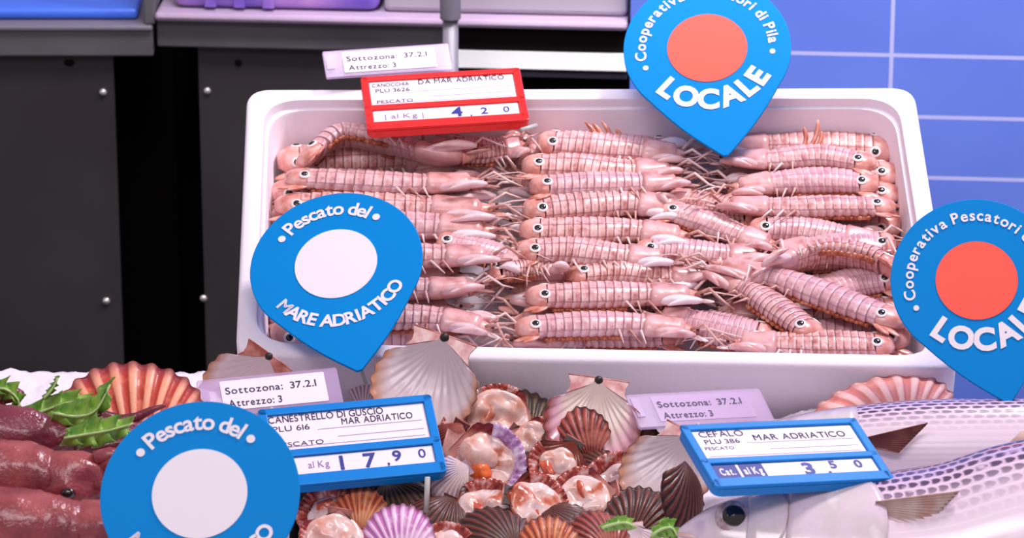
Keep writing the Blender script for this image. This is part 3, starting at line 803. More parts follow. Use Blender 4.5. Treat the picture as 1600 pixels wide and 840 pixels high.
# ------------------------------------------------------------------ pin signs
def pin_sign(cx, cy, d, rpx, roll, tilt, disc, texts, label, yawd=0.0, stick=None):
    R = rpx * d / FPX
    r0 = rad(roll)
    ux = cR * math.cos(r0) + cU * math.sin(r0); uy0 = cU * math.cos(r0) - cR * math.sin(r0)
    yv = rad(yawd); fx = cF
    ux = (ux * math.cos(yv) + fx * math.sin(yv)); 
    fy = (fx - ux * fx.dot(ux)).normalized(); uy0 = (uy0 - ux * uy0.dot(ux)); uy0 = (uy0 - fy * uy0.dot(fy)).normalized()
    uy = uy0 * math.cos(rad(tilt)) + fy * math.sin(rad(tilt))
    nz = ux.cross(uy); c = P(cx, cy, d)
    F = lambda x, y, z: c + ux * x + uy * y + nz * z
    t = thing('pin_sign', c - uy * (1.52 * R), label, 'sign')
    # teardrop: circle above, straight-ish flanks to a rounded tip
    poly = []
    tipd = 1.52; al = math.degrees(math.acos(1 / 1.60))
    a_s, a_e = -90 + al, 270 - al
    for k in range(65):
        a = rad(a_s + (a_e - a_s) * k / 64); poly.append((R * math.cos(a), R * math.sin(a)))
    pl = Vector(poly[-1]); pr = Vector(poly[0])
    tl = Vector((-0.075 * R, -1.47 * R)); tr = Vector((0.075 * R, -1.47 * R))
    for k in range(1, 7): poly.append(tuple(pl.lerp(tl, k / 6) + Vector((-0.03 * R * math.sin(math.pi * k / 6), -0.02 * R * math.sin(math.pi * k / 6)))))
    poly.append((-0.03 * R, -1.515 * R)); poly.append((0.03 * R, -1.515 * R))
    for k in range(0, 6): poly.append(tuple(tr.lerp(pr, k / 6) + Vector((0.03 * R * math.sin(math.pi * k / 6), -0.02 * R * math.sin(math.pi * k / 6)))))
    b = MB(); b.prism(poly, F, -0.003, 0.0); bevel(b.build('plate', M['sign_blue'], t, False), 0.0006)
    b = MB(); b.prism([(0.478 * R * math.cos(2 * math.pi * k / 64), 0.478 * R * math.sin(2 * math.pi * k / 64)) for k in range(64)], F, 0.0001, 0.0006)
    b.build('disc', M[disc], t, False)
    b = MB(); bl = MB(); G = lambda x, y, z: F(x * R, y * R, 0.0006)
    for tx in texts:
        if tx[0] == 'dot':
            _, a, rr, sz = tx; b.prism([(rr * math.cos(rad(a)) + sz * math.cos(2 * math.pi * k / 14), rr * math.sin(rad(a)) + sz * math.sin(2 * math.pi * k / 14)) for k in range(14)], lambda x, y, z: F(x * R, y * R, z), 0.0003, 0.0006)
        else: arc_text(b if tx[-1] else bl, tx[0], G, *tx[1:])
    b.build('upper_lettering', M['sign_white'], t, False); bl.build('lower_lettering', M['sign_white'], t, False)
    if stick:
        e = Vector(stick)
        s0 = F(0, -0.6 * R, -0.004); b = MB()
        b.tube([F(0, 0.1 * R, -0.0046), F(0, -0.9 * R, -0.0046), F(0, -1.2 * R, -0.006), e], 0.0016, 8); b.build('picket', M['picket'], t)
    return t
PESC = [('Pescato del', 0.69, 128, 49, 0.245, 0.024, True), ('dot', 136, 0.76, 0.045), ('dot', 42, 0.76, 0.045),
        ('MARE ADRIATICO', 0.70, 207, 325, 0.225, 0.032, False)]
COOP = [('Cooperativa Pescatori di Pila', 0.735, 185, -5, 0.185, 0.022, True), ('dot', 192, 0.78, 0.034), ('dot', -13, 0.78, 0.034),
        ('LOCALE', 0.58, 215, 325, 0.37, 0.045, False)]
pin_sign(1105, 75, 3.765, 131, 8, 30, 'sign_red', COOP, 'blue pin-shaped sign with red disc over the rear of the foam box', stick=on_box(1135, 255, -0.04))
pin_sign(525, 412, 3.535, 137, 14, 36, 'sign_white', PESC, 'blue pin-shaped sign with white disc over the front left corner of the foam box', stick=P(572, 600, 3.487))
pin_sign(1526, 438, 3.46, 134, 13, 18, 'sign_red', COOP, 'blue pin-shaped sign with red disc above the two grey mullets', stick=P(1585, 660, 3.44))
pin_sign(312, 771, 3.10, 157, 8, 25, 'sign_white', PESC, 'large blue pin-shaped sign with white disc beside the dark red squids', stick=P(345, 1040, 3.10))

# ------------------------------------------------------------------ price tags
def tag_frame(tl, e1, e2, b_, d):
    """tl: top-left pixel, e1/e2 image vectors of top edge and left edge (y down), b_: depth run of e2 in pixels (bottom nearer)"""
    e1 = Vector((e1[0], -e1[1])); e2 = Vector((e2[0], -e2[1]))
    a_ = e1.dot(e2) / b_
    k = d / FPX
    X = (cR * e1.x + cU * e1.y + cF * a_) * k; Y = (cR * e2.x + cU * e2.y - cF * b_) * k
    Wd, Ht = X.length, Y.length
    X.normalize(); Y = -(Y.normalized()); Y = (Y - X * Y.dot(X)).normalized(); Z = X.cross(Y)
    o = P(tl[0], tl[1], d)
    return (lambda x, y, z: o + X * x + Y * (y - Ht) + Z * z), Wd, Ht      # origin bottom-left
def rrect(x0, y0, x1, y1, r, n=5):
    pts = []
    for cx, cy, a in ((x1 - r, y0 + r, -90), (x1 - r, y1 - r, 0), (x0 + r, y1 - r, 90), (x0 + r, y0 + r, 180)):
        for k in range(n + 1):
            t = rad(a + 90 * k / n); pts.append((cx + r * math.cos(t), cy + r * math.sin(t)))
    return pts
def price_tag(tl, e1, e2, b_, d, m, label, lines, price, left_cells, stick):
    F, w, h = tag_frame(tl, e1, e2, b_, d)
    t = thing('price_tag', F(w / 2, 0, 0), label, 'price tag')
    fr = MB(); outer = rrect(0, 0, w, h, h * 0.09); th = 0.0075
    fr.prism(outer, F, -th, 0.0)
    bw = h * 0.085; sp = h * 0.37
    def ring(x0, y0, x1, y1): fr.prism(rrect(x0, y0, x1, y1, min(x1 - x0, y1 - y0) * 0.42), F, 0.00005, 0.003)
    ring(0, 0, w, bw * 1.6); ring(0, h - bw, w, h); ring(0, 0, bw, h); ring(w - bw, 0, w, h); ring(0, sp, w, sp + bw)
    bevel(fr.build('frame', M[m], t, False), 0.0008)
    b = MB(); b.prism(rrect(bw * 1.05, sp + bw * 1.05, w - bw * 1.05, h - bw * 1.05, 0.001), F, 0.0001, 0.0008); b.build('card', M['card'], t, False)
    b = MB(); b.prism(rrect(bw * 1.05, bw * 1.65, w - bw * 1.05, sp * 0.98, 0.001), F, 0.0001, 0.0008); b.build('price_strip', M['card'], t, False)
    b = MB(); G = lambda x, y, z: F(x, y, 0.0011)
    cw, x0, y0, ch = w - 2 * bw, bw, sp + bw, h - sp - 2 * bw
    for s, fx, fy, sz, bold, wd in lines:
        put_text(b, s, G, x0 + cw * fx, y0 + ch * fy, sz * h, bold, None if wd is None else wd * cw)
    b.build('lettering', M['ink'], t, False)
    b = MB()
    for fy, x_a, x_b in ((0.52, 0.3, 0.97), (0.28, 0.42, 0.97), (0.10, 0.03, 0.97)):
        pa = [(x0 + cw * x_a, y0 + ch * fy), (x0 + cw * x_b, y0 + ch * fy), (x0 + cw * x_b, y0 + ch * fy + h * 0.006), (x0 + cw * x_a, y0 + ch * fy + h * 0.006)]
        b.prism(pa, F, 0.0009, 0.001)
    b.build('ruled_lines', M['ink_faint'], t, False)
    ph = sp - bw * 1.6
    if left_cells:
        b = MB()
        for xa, xb in left_cells: b.prism([(x0 + cw * xa, bw * 1.68), (x0 + cw * xb, bw * 1.68), (x0 + cw * xb, sp * 0.97), (x0 + cw * xa, sp * 0.97)], F, 0.0009, 0.001)
        b.build('dark_cells', M['ink_navy'], t, False)
    b = MB(); b2 = MB()
    for s, fx, fy, sz, bold, pale, *wd in price:
        put_text(b2 if pale else b, s, lambda x, y, z: F(x, y, 0.0012), x0 + cw * fx, bw * 1.6 + ph * fy, sz * h, bold, wd[0] * cw if wd else None)
    b.build('digits', M['ink_navy'], t, False)
    if b2.v: b2.build('unit_lettering', M['card'] if left_cells else M['ink_faint'], t, False)
    b = MB()
    for p0, p1 in stick: b.tube([p0, p1], 0.0022, 8)
    b.build('picket', M['picket'], t)
    return F, w, h
FR, wr, hr = price_tag((563, 124), (249, -16), (15, 86), 110, 3.775, 'tag_red', 'red framed price tag showing 4,20 at the rear of the foam box',
    [('CANOCCHIA', 0.02, 0.78, 0.10, 0.004, 0.26), ('DA MAR ADRIATICO', 0.34, 0.80, 0.12, 0.010, 0.60), ('PLU 3626', 0.04, 0.55, 0.10, 0.002, 0.24), ('PESCATO', 0.04, 0.11, 0.08, 0.002, 0.25)],
    [('4', 0.535, 0.20, 0.23, 0.035, False), (',', 0.66, 0.14, 0.14, 0.01, False), ('2', 0.735, 0.25, 0.165, 0.015, False), ('0', 0.89, 0.28, 0.15, 0.0, False), ('| al Kg |', 0.08, 0.30, 0.12, 0.0, True, 0.27)],
    None, [(P(700, 190, 3.745), on_box(704, 240, -0.05)), (P(815, 203, 3.70), P(838, 196, 3.715))])
price_tag((402, 643), (270, -23), (28, 116), 112, 3.40, 'tag_blue', 'blue framed price tag showing 17,90 among the scallop shells',
    [('CANESTRELLO DI GUSCIO', 0.0, 0.80, 0.12, 0.008, 0.74), ('PLU 616', 0.02, 0.55, 0.10, 0.002, 0.24), ('MAR ADRIATICO', 0.46, 0.60, 0.115, 0.012, 0.46), ('PESCATO', 0.03, 0.12, 0.08, 0.0, 0.30)],
    [('1', 0.40, 0.12, 0.245, 0.025, False), ('7', 0.55, 0.12, 0.245, 0.025, False), (',', 0.695, 0.16, 0.15, 0.02, False), ('9', 0.735, 0.32, 0.18, 0.025, False), ('0', 0.90, 0.36, 0.155, 0.008, False), ('al Kg', 0.20, 0.34, 0.12, 0.0, True, 0.14)],
    None, [(P(668, 745, 3.32), P(666, 800, 3.325))])
price_tag((1060, 668), (284, -8), (51, 90), 128, 3.285, 'tag_blue', 'blue framed price tag showing 3,50 over the grey mullets',
    [('CEFALO', 0.04, 0.78, 0.13, 0.004, 0.28), ('PLU 386', 0.05, 0.54, 0.10, 0.006, 0.22), ('MAR ADRIATICO', 0.36, 0.60, 0.13, 0.016, 0.58), ('PESCATO', 0.03, 0.33, 0.07, 0.0, 0.18)],
    [('3', 0.545, 0.10, 0.25, 0.035, False), (',', 0.685, 0.12, 0.16, 0.03, False), ('5', 0.715, 0.42, 0.16, 0.03, False), ('0', 0.87, 0.40, 0.16, 0.03, False), ('Cat.', 0.035, 0.28, 0.15, 0.03, True, 0.095), ('al Kg', 0.18, 0.28, 0.15, 0.03, True, 0.12)],
    [(0.0, 0.148), (0.165, 0.31)], [(P(1240, 735, 3.262), P(1240, 765, 3.28))])

def clear_tag(tl, e1, e2, b_, d, label, cardr, stick, pale=False):
    F, w, h = tag_frame(tl, e1, e2, b_, d)
    t = thing('area_tag', F(w / 2, 0, 0), label, 'label holder')
    b = MB(); b.prism(rrect(0, 0, w, h, h * 0.06), F, -0.0032, 0.0); bevel(b.build('holder', M['clear'], t, False), 0.0008)
    b = MB(); b.prism([(0.02 * w, 0.3 * h), (0.02 * w, 0.86 * h), (0.055 * w + 0.02 * w, 0.86 * h), (0.055 * w + 0.02 * w, 0.3 * h)][::-1], F, 0.0001, 0.0012); b.build('clip', M['clear'], t, False)
    x0, x1 = cardr
    b = MB(); b.prism(rrect(x0 * w, 0.14 * h, x1 * w, 0.90 * h, 0.001), F, 0.0001, 0.0005); b.build('card', M['clear'] if pale else M['card'], t, False)
    b = MB(); G = lambda x, y, z: F(x, y, 0.0008)
    cw = (x1 - x0) * w
    put_text(b, 'Sottozona:', G, x0 * w + cw * 0.04, 0.55 * h, 0.25 * h, 0.008, cw * 0.56); put_text(b, '37.2.1', G, x0 * w + cw * 0.66, 0.55 * h, 0.25 * h, 0.008, cw * 0.26)
    put_text(b, 'Attrezzo: 3', G, x0 * w + cw * 0.05, 0.22 * h, 0.25 * h, 0.010, cw * 0.52)
    b.build('lettering', M['ink'], t, False)
    b = MB(); b.tube(stick, 0.0016, 8); b.build('picket', M['picket'], t)
clear_tag((503, 80), (197, -15), (8, 43), 26, 3.80, 'lavender clear label holder sticking up behind the red price tag', (0.15, 0.88), [P(642, 117, 3.795), P(660, 200, 3.78), on_box(662, 235, -0.05)])
clear_tag((306, 594), (218, -20), (14, 58), 44, 3.43, 'lavender clear label holder in front of the upright shell at left', (0.16, 0.90), [P(424, 637, 3.41), P(426, 690, 3.43)])
clear_tag((976, 616), (216, -8), (22, 50), 50, 3.45, 'pale pink clear label holder against the front face of the foam box', (0.17, 0.88), [P(1091, 662, 3.43), P(1092, 705, 3.46)], True)

# ------------------------------------------------------------------ scallops
FAN = 120
def scallop(cx, cy, rpx, hinge, tx, ty, side, kind, label, lift=0.0, d=None, ribs=15, deep=0.34, ears=True, earm='ear', flesh=None, group=None, wide=1.0, ramp=0.028, nm='scallop_shell', ligament=False, seed=0):
    dd = (ice_d(cx, cy) - lift) if d is None else d
    R = rpx * dd / FPX
    n = (-cF + cR * tx + cU * ty).normalized()
    hv = cR * math.cos(rad(hinge)) + cU * math.sin(rad(hinge)); hv = (hv - n * hv.dot(n)).normalized()
    xv = hv.cross(n)
    dome = n if side == 'out' else -n
    if side == 'in': xv = -xv
    c = P(cx, cy, dd)
    F = lambda x, y, z: c + xv * (x * R * wide) + hv * (y * R) + dome * (z * R)
    rnd = random.Random(seed * 77 + int(cx * 3 + cy))
    t = thing(nm, F(0, 0, 0), label, 'shell', group)
    NT_, NP = 12, ribs * 8
    om, im = SH[kind]
    b = MB(); th = 0.045
    def outline(phi):                          # phi -1..1
        a = rad(-90 + phi * FAN); k = 1 + 0.022 * math.cos(phi * ribs * math.pi)
        return math.cos(a) * k, math.sin(a) * k
    outer = []; inner = []
    wob = [rnd.uniform(-0.03, 0.03) for _ in range(5)]
    for i in range(NT_ + 1):
        tt = (i / NT_) ** 0.85; ro = []; ri = []
        for j in range(NP + 1):
            phi = -1 + 2 * j / NP; ox, oy = outline(phi); kk = 1 + 0.05 * noise.noise(Vector((phi * 2.2, seed * 3.7, cx * 0.1))) * tt; ox *= kk; oy *= kk
            x = ox * tt; y = 0.98 + (oy - 0.98) * tt
            rr = min(1.0, math.hypot(x, y)); z = deep * (1 - rr ** 2.4)
            edge = max(0, 1 - abs(abs(phi) - 0) * 0)
            rib = 0.5 + 0.5 * math.cos(phi * ribs * math.pi)
            am = ramp * tt * (1 - abs(phi) ** 4) * (1 if i else 0)
            z += 0.010 * math.sin(tt * 26 + 2 * noise.noise(Vector((phi * 2, seed, 0)))) * tt; z += am * (rib * 2 - 1) + wob[0] * math.sin(phi * 5 + wob[1] * 40) * tt * 0.6
            ro.append(b.add(F(x, y, z), rib=rib, t=tt)); ri.append(b.add(F(x * 0.985, y * 0.985 + 0.0, z - th), rib=rib, t=tt))
        outer.append(ro); inner.append(ri)
    b.grid(outer, False, 0); b.grid([list(reversed(r)) for r in inner], False, 1)
    b.grid([list(reversed(outer[-1])), list(reversed(inner[-1]))], False, 0)
    for e in (0, -1):
        co = [r[e] for r in outer]; ci = [r[e] for r in inner]
        b.grid([co, ci] if e == 0 else [ci, co], False, 0)
    b.build('valve', [om, im], t)
    if ears:
        for sg in (-1, 1):
            b = MB()
            es = 1.0 if R > 0.034 else 0.58
            poly = [(0.0, 1.02), (sg * 0.62 * es, 1.02), (sg * 0.56 * es, 0.88), (sg * 0.55 * es, 0.76), (sg * 0.62 * es, 1.0 - 0.60 * 0.62 * es), (sg * 0.3, 0.80), (0.0, 0.96)]
            if sg > 0: poly = poly[::-1]
            b.prism(poly, lambda x, y, z: F(x, y, z), 0.0, 0.045)
            b.build('ear', M[earm] if R > 0.034 else om, t, False)
        b = MB(); b.tube([F(-0.62 * es, 1.03, 0.02), F(0, 1.035, 0.03), F(0.62 * es, 1.03, 0.02)], 0.028 * R, 8); b.build('hinge', M['ear'], t)
        if ligament:
            b = MB(); b.blob(F(0, 0.99, 0.0), xv * 0.09 * R, hv * 0.09 * R, dome * 0.09 * R, 10, 7); b.build('ligament', M['ligament'], t)
    if flesh:
        zz = deep - th
        for part in flesh:
            if part[0] == 'drape':
                _, mm, r0, hh = part; b = MB(); rows = []; sd = rnd.random() * 30
                for i in range(13):
                    q = i / 12; row = []
                    for j in range(36):
                        a = 2 * math.pi * j / 36
                        rr = r0 * q * (1 + 0.16 * noise.noise(Vector((math.cos(a) * 1.3 + sd, math.sin(a) * 1.3, sd))))
                        x, y = rr * math.cos(a), rr * math.sin(a) - 0.04
                        nz = noise.noise(Vector((x * 2.6 + sd, y * 2.6, sd))) * 0.9 + noise.noise(Vector((x * 6 + sd, y * 3, sd))) * 0.35
                        z = deep * (1 - min(1, math.hypot(x, y)) ** 2.4) - th + 0.02 - (hh * (max(0, 1 - q ** 2.6)) ** 0.5) * (0.75 + 0.6 * nz)
                        row.append(b.add(F(x, y, z)))
                    rows.append(row)
                b.grid([list(reversed(r)) for r in rows], True); b.build('flesh', M[mm], t)
            elif part[0] == 'mantle':
                _, mm, r0, p0, p1 = part; b = MB(); rows = []
                NN = 90
                for i in range(5):
                    row = []
                    for j in range(NN + 1):
                        ph = p0 + (p1 - p0) * j / NN; a = rad(-90 + ph * FAN); q = i / 4
                        rr = r0 * (0.68 + 0.33 * q); w = math.sin(j * 1.3) * 0.035 * q + 0.03 * math.sin(j * 0.37) * q
                        zz2 = deep * (1 - rr ** 2.4) - th - 0.012 - 0.035 * math.sin(math.pi * q) - 0.03 * q
                        row.append(b.add(F((rr + 0.4 * w) * math.cos(a), (rr + 0.4 * w) * math.sin(a), zz2 + w)))
                    rows.append(row)
                b.grid([list(reversed(r)) for r in rows])
                o = b.build('mantle_frill', M[mm], t); sm_ = o.modifiers.new('s', 'SOLIDIFY'); sm_.thickness = 0.0012; sm_.offset = 0
            else:
                nm2, mm, x, y, rx, ry, rz, ang = part
                z = deep * (1 - min(1, math.hypot(x, y)) ** 2.4) - th - rz * 0.6
                ca, sa = math.cos(rad(ang)), math.sin(rad(ang))
                b = MB(); b.blob(F(x, y, z), (xv * ca + hv * sa) * (rx * R), (hv * ca - xv * sa) * (ry * R * 1.05), dome * (rz * R * 0.8), 26, 18, amp=0.36, seed=rnd.random() * 20, fr=1.25)
                b.build(nm2, M[mm], t)
    return t
K = 'king scallop valves propped upright'
# large valves propped against the box and in the ice
scallop(378, 614, 72, 55, -0.25, 0.25, 'in', 'king', 'large upright scallop shell with purple ear at the left front corner of the foam box', d=3.47, earm='ear', deep=0.25, ligament=True, ramp=0.006, seed=1)
scallop(663, 603, 86, 71, -0.1, 0.35, 'in', 'king', 'large grey-pink scallop shell leaning on the front rim of the foam box', d=3.474, earm='ear_pale', deep=0.22, ligament=True, ramp=0.006, seed=2)
scallop(926, 664, 78, 82, 0.05, 0.45, 'in', 'cream', 'cream scallop shell with a wide straight hinge on top, topping the scallop heap', d=3.43, earm='ear_pale', deep=0.25, ligament=True, ramp=0.014, seed=3)
scallop(1040, 738, 74, 62, -0.2, 0.45, 'in', 'king', 'smooth grey-pink scallop shell left of the blue mullet price tag', d=3.375, earm='ear_pale', deep=0.22, ramp=0.006, seed=4)
scallop(1066, 778, 62, 62, 1.5, 0.2, 'out', 'brown', 'dark brown scallop shell seen edge-on in front of the mullet snout', d=3.335, deep=0.25, ears=False, seed=5)
scallop(197, 670, 108, -78, 0.0, 0.35, 'out', 'orange', 'bright orange ribbed scallop shell fanned upright behind the green lettuce', d=3.40, ribs=17, deep=0.30, earm='ear_pale', seed=6, wide=1.2)
scallop(1375, 652, 76, -70, 0.1, 0.9, 'out', 'pink', 'pink ribbed scallop shell lying behind the rear mullet', d=3.475, deep=0.30, earm='ear_pale', seed=7, wide=1.75)
# the heap
A, R_, MN = ('adductor_muscle', 'meat'), 'roe', 'mantle_frill'
def fl(kind):
    if kind == 'full': return [('drape', 'drape', 0.74, 0.24), ('adductor_muscle', 'meat', -0.26, 0.22, 0.44, 0.50, 0.26, 10), ('roe', 'roe', 0.20, 0.02, 0.25, 0.30, 0.26, 30), ('mantle', 'mantle_p', 1.0, -0.75, 0.95)]
    if kind == 'pink': return [('drape', 'meat', 0.90, 0.42), ('roe', 'drape', 0.25, -0.3, 0.5, 0.22, 0.22, 20), ('mantle', 'mantle_r', 1.0, -0.9, 0.9)]
    if kind == 'small': return [('drape', 'drape', 0.66, 0.24), ('adductor_muscle', 'meat', -0.1, 0.1, 0.40, 0.36, 0.22, 0), ('roe', 'roe_red', 0.25, -0.3, 0.36, 0.18, 0.16, 25), ('mantle', 'mantle_r', 1.0, -0.9, 0.9)]
    if kind == 'strap': return [('drape', 'drape', 0.80, 0.34), ('roe', 'roe_red', 0.22, 0.05, 0.60, 0.17, 0.20, -12), ('gill', 'meat', 0.05, -0.4, 0.62, 0.15, 0.16, -18), ('mantle', 'mantle_r', 1.0, -0.9, 0.9)]
    if kind == 'grey': return [('drape', 'drape_grey', 0.72, 0.36), ('roe', 'roe', -0.3, -0.35, 0.3, 0.2, 0.18, 10), ('mantle', 'mantle_r', 1.0, -0.9, 0.9)]
HG = 'small scallops in the heap'
heap = [
 # cx, cy, r, hinge, tx, ty, side, kind, flesh, lift, label
 (676, 622, 56, -75, 0.0, 0.55, 'out', 'brown', None, 0.030, 'dark brown scallop shell rising behind the blue price tag at the left of the heap'),
 (590, 614, 46, -120, 0.1, 0.4, 'out', 'pale', None, 0.030, 'pale grey ribbed scallop shell behind the left blue price tag'),
 (694, 655, 36, -80, 0.0, 0.3, 'out', 'pale', None, 0.036, 'small pale ribbed scallop shell touching the top right corner of the blue tag'),
 (806, 662, 66, -75, 0.0, 0.8, 'out', 'olive', None, 0.026, 'olive brown scallop shell along the top of the heap'),
 (780, 660, 62, -12, 0.1, 0.35, 'in', 'red', 'pink', 0.055, 'open scallop with plump cream-pink flesh at the top of the heap'),
 (900, 688, 56, -55, -0.3, 0.35, 'out', 'red', None, 0.072, 'red-brown ribbed scallop shell standing in front of the cream one'),
 (972, 712, 74, -118, 0.1, 0.5, 'in', 'olive', None, 0.045, 'dark hollow scallop shell with toothed olive rim at the right of the heap'),
 (756, 724, 66, 165, 0.0, 0.3, 'in', 'red', 'full', 0.084, 'open scallop with orange roe and violet frill in the middle of the heap'),
 (836, 694, 46, 150, 0.1, 0.4, 'in', 'red', 'pink', 0.060, 'open scallop with pale pink flesh right of the orange-roe one'),
 (872, 724, 48, 60, -0.1, 0.5, 'in', 'brown', 'small', 0.074, 'open scallop with white muscle and dark spot below the ribbed red shell'),
 (702, 698, 44, 60, -0.6, 0.3, 'out', 'red', None, 0.066, 'dark red scallop shell wedged behind the right end of the blue tag'),
 (704, 750, 40, 30, -0.5, 0.2, 'out', 'pale', None, 0.076, 'pale rounded scallop shell left of the orange-roe one'),
 (972, 762, 62, 15, 0.1, 0.6, 'in', 'brown', 'grey', 0.060, 'open scallop with grey flesh inside the dark hollow shell'),
 (838, 785, 54, 175, 0.5, 0.7, 'in', 'brown', 'strap', 0.082, 'open scallop with thick cream and orange flesh in the front half of the heap'),
 (912, 776, 54, 10, -0.2, 0.7, 'in', 'red', 'strap', 0.078, 'open scallop with dripping white flesh in the front right of the heap'),
 (952, 806, 54, 195, 0.2, 0.9, 'in', 'brown', 'grey', 0.064, 'open scallop with pale tissue beside the smooth grey shell'),
 (1004, 812, 60, -120, 0.3, 0.7, 'out', 'brown', None, 0.060, 'rust brown scallop shell at the lower right of the heap by the green leaf'),
 (752, 792, 54, 195, -0.3, 0.9, 'in', 'brown', 'strap', 0.074, 'open scallop with folded pink flesh below the orange-roe one'),
 (934, 838, 50, -70, 0.2, 0.8, 'out', 'red', None, 0.080, 'red ribbed scallop shell at the front of the heap left of a green leaf'),
 (858, 852, 50, -90, 0.0, 0.5, 'out', 'amber', None, 0.088, 'orange banded scallop shell at the front edge of the heap'),
 (770, 836, 62, -60, 0.0, 1.1, 'out', 'brown', None, 0.070, 'dark brown scallop shell in the front centre of the heap'),
 (690, 812, 56, 70, 0.2, 1.2, 'out', 'brown', None, 0.058, 'dark brown scallop shell under the picket of the blue tag'),
 (622, 842, 58, -80, -0.1, 0.45, 'out', 'purple', None, 0.080, 'violet-pink ribbed scallop shell at the front under the blue tag'),
 (522, 846, 56, 80, 0.1, 0.5, 'in', 'red', 'pink', 0.080, 'open scallop with pink flesh at the front left of the heap'),
 (562, 804, 46, -90, 0.0, 0.5, 'out', 'amber', None, 0.056, 'orange-brown scallop shell in the shade under the blue tag'),
 (508, 800, 46, -50, -0.3, 0.7, 'in', 'brown', 'small', 0.056, 'open scallop with violet edge in the shade beside the large white-disc sign'),
 (630, 790, 60, 110, 0.0, 1.1, 'out', 'olive', None, 0.042, 'olive scallop shell in the shade under the middle of the blue tag'),
 (700, 858, 48, -40, 0.2, 0.7, 'in', 'brown', 'strap', 0.074, 'open scallop with cream flesh at the front right of the violet-pink shell'),
 (884, 820, 50, 130, 0.1, 1.0, 'out', 'brown', None, 0.060, 'dark scallop shell below the dripping white flesh'),
 (1000, 856, 50, 100, 0.0, 0.9, 'in', 'pale', None, 0.060, 'pale grey scallop shell at the front between the two green leaves'),
 (735, 680, 50, 30, 0.4, 0.8, 'in', 'brown', 'small', 0.045, 'dark scallop with a little flesh between the cream-pink one and the orange-roe one'),
 (655, 700, 56, 100, 0.0, 1.0, 'out', 'brown', None, 0.030, 'dark brown scallop shell hidden behind the right half of the blue tag'),
 (920, 742, 52, -20, -0.4, 0.9, 'out', 'brown', None, 0.052, 'dark red-brown scallop shell under the dark hollow one'),
 (810, 742, 50, -150, 0.3, 0.9, 'out', 'brown', None, 0.056, 'dark scallop shell tucked right of the orange-roe scallop'),
 (580, 770, 60, 80, 0.0, 1.2, 'out', 'brown', None, 0.030, 'nearly black scallop shell deep in the shade under the blue tag'),
]
for i, (cx, cy, r, hg, tx, ty, sd, kd, fk, lf, lab) in enumerate(heap):
    scallop(cx, cy, r, hg, tx, ty, sd, kd, lab, lift=lf, flesh=fl(fk) if fk else None, group=HG, deep=0.36 if sd == 'out' else 0.30, seed=20 + i, earm='ear', nm='scallop')
# black tray added under the heap to deepen the shade between shells
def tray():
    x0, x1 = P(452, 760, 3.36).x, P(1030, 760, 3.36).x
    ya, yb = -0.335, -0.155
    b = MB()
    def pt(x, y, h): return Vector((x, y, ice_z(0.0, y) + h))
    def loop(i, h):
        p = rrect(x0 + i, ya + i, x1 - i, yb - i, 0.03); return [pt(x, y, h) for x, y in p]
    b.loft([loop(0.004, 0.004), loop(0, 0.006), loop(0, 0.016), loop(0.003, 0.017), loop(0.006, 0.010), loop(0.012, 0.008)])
    o = b.build('shade_tray', M['black'], None, True); tag(o, 'low black tray added as shade under the heap of small scallops', 'tray')
tray()

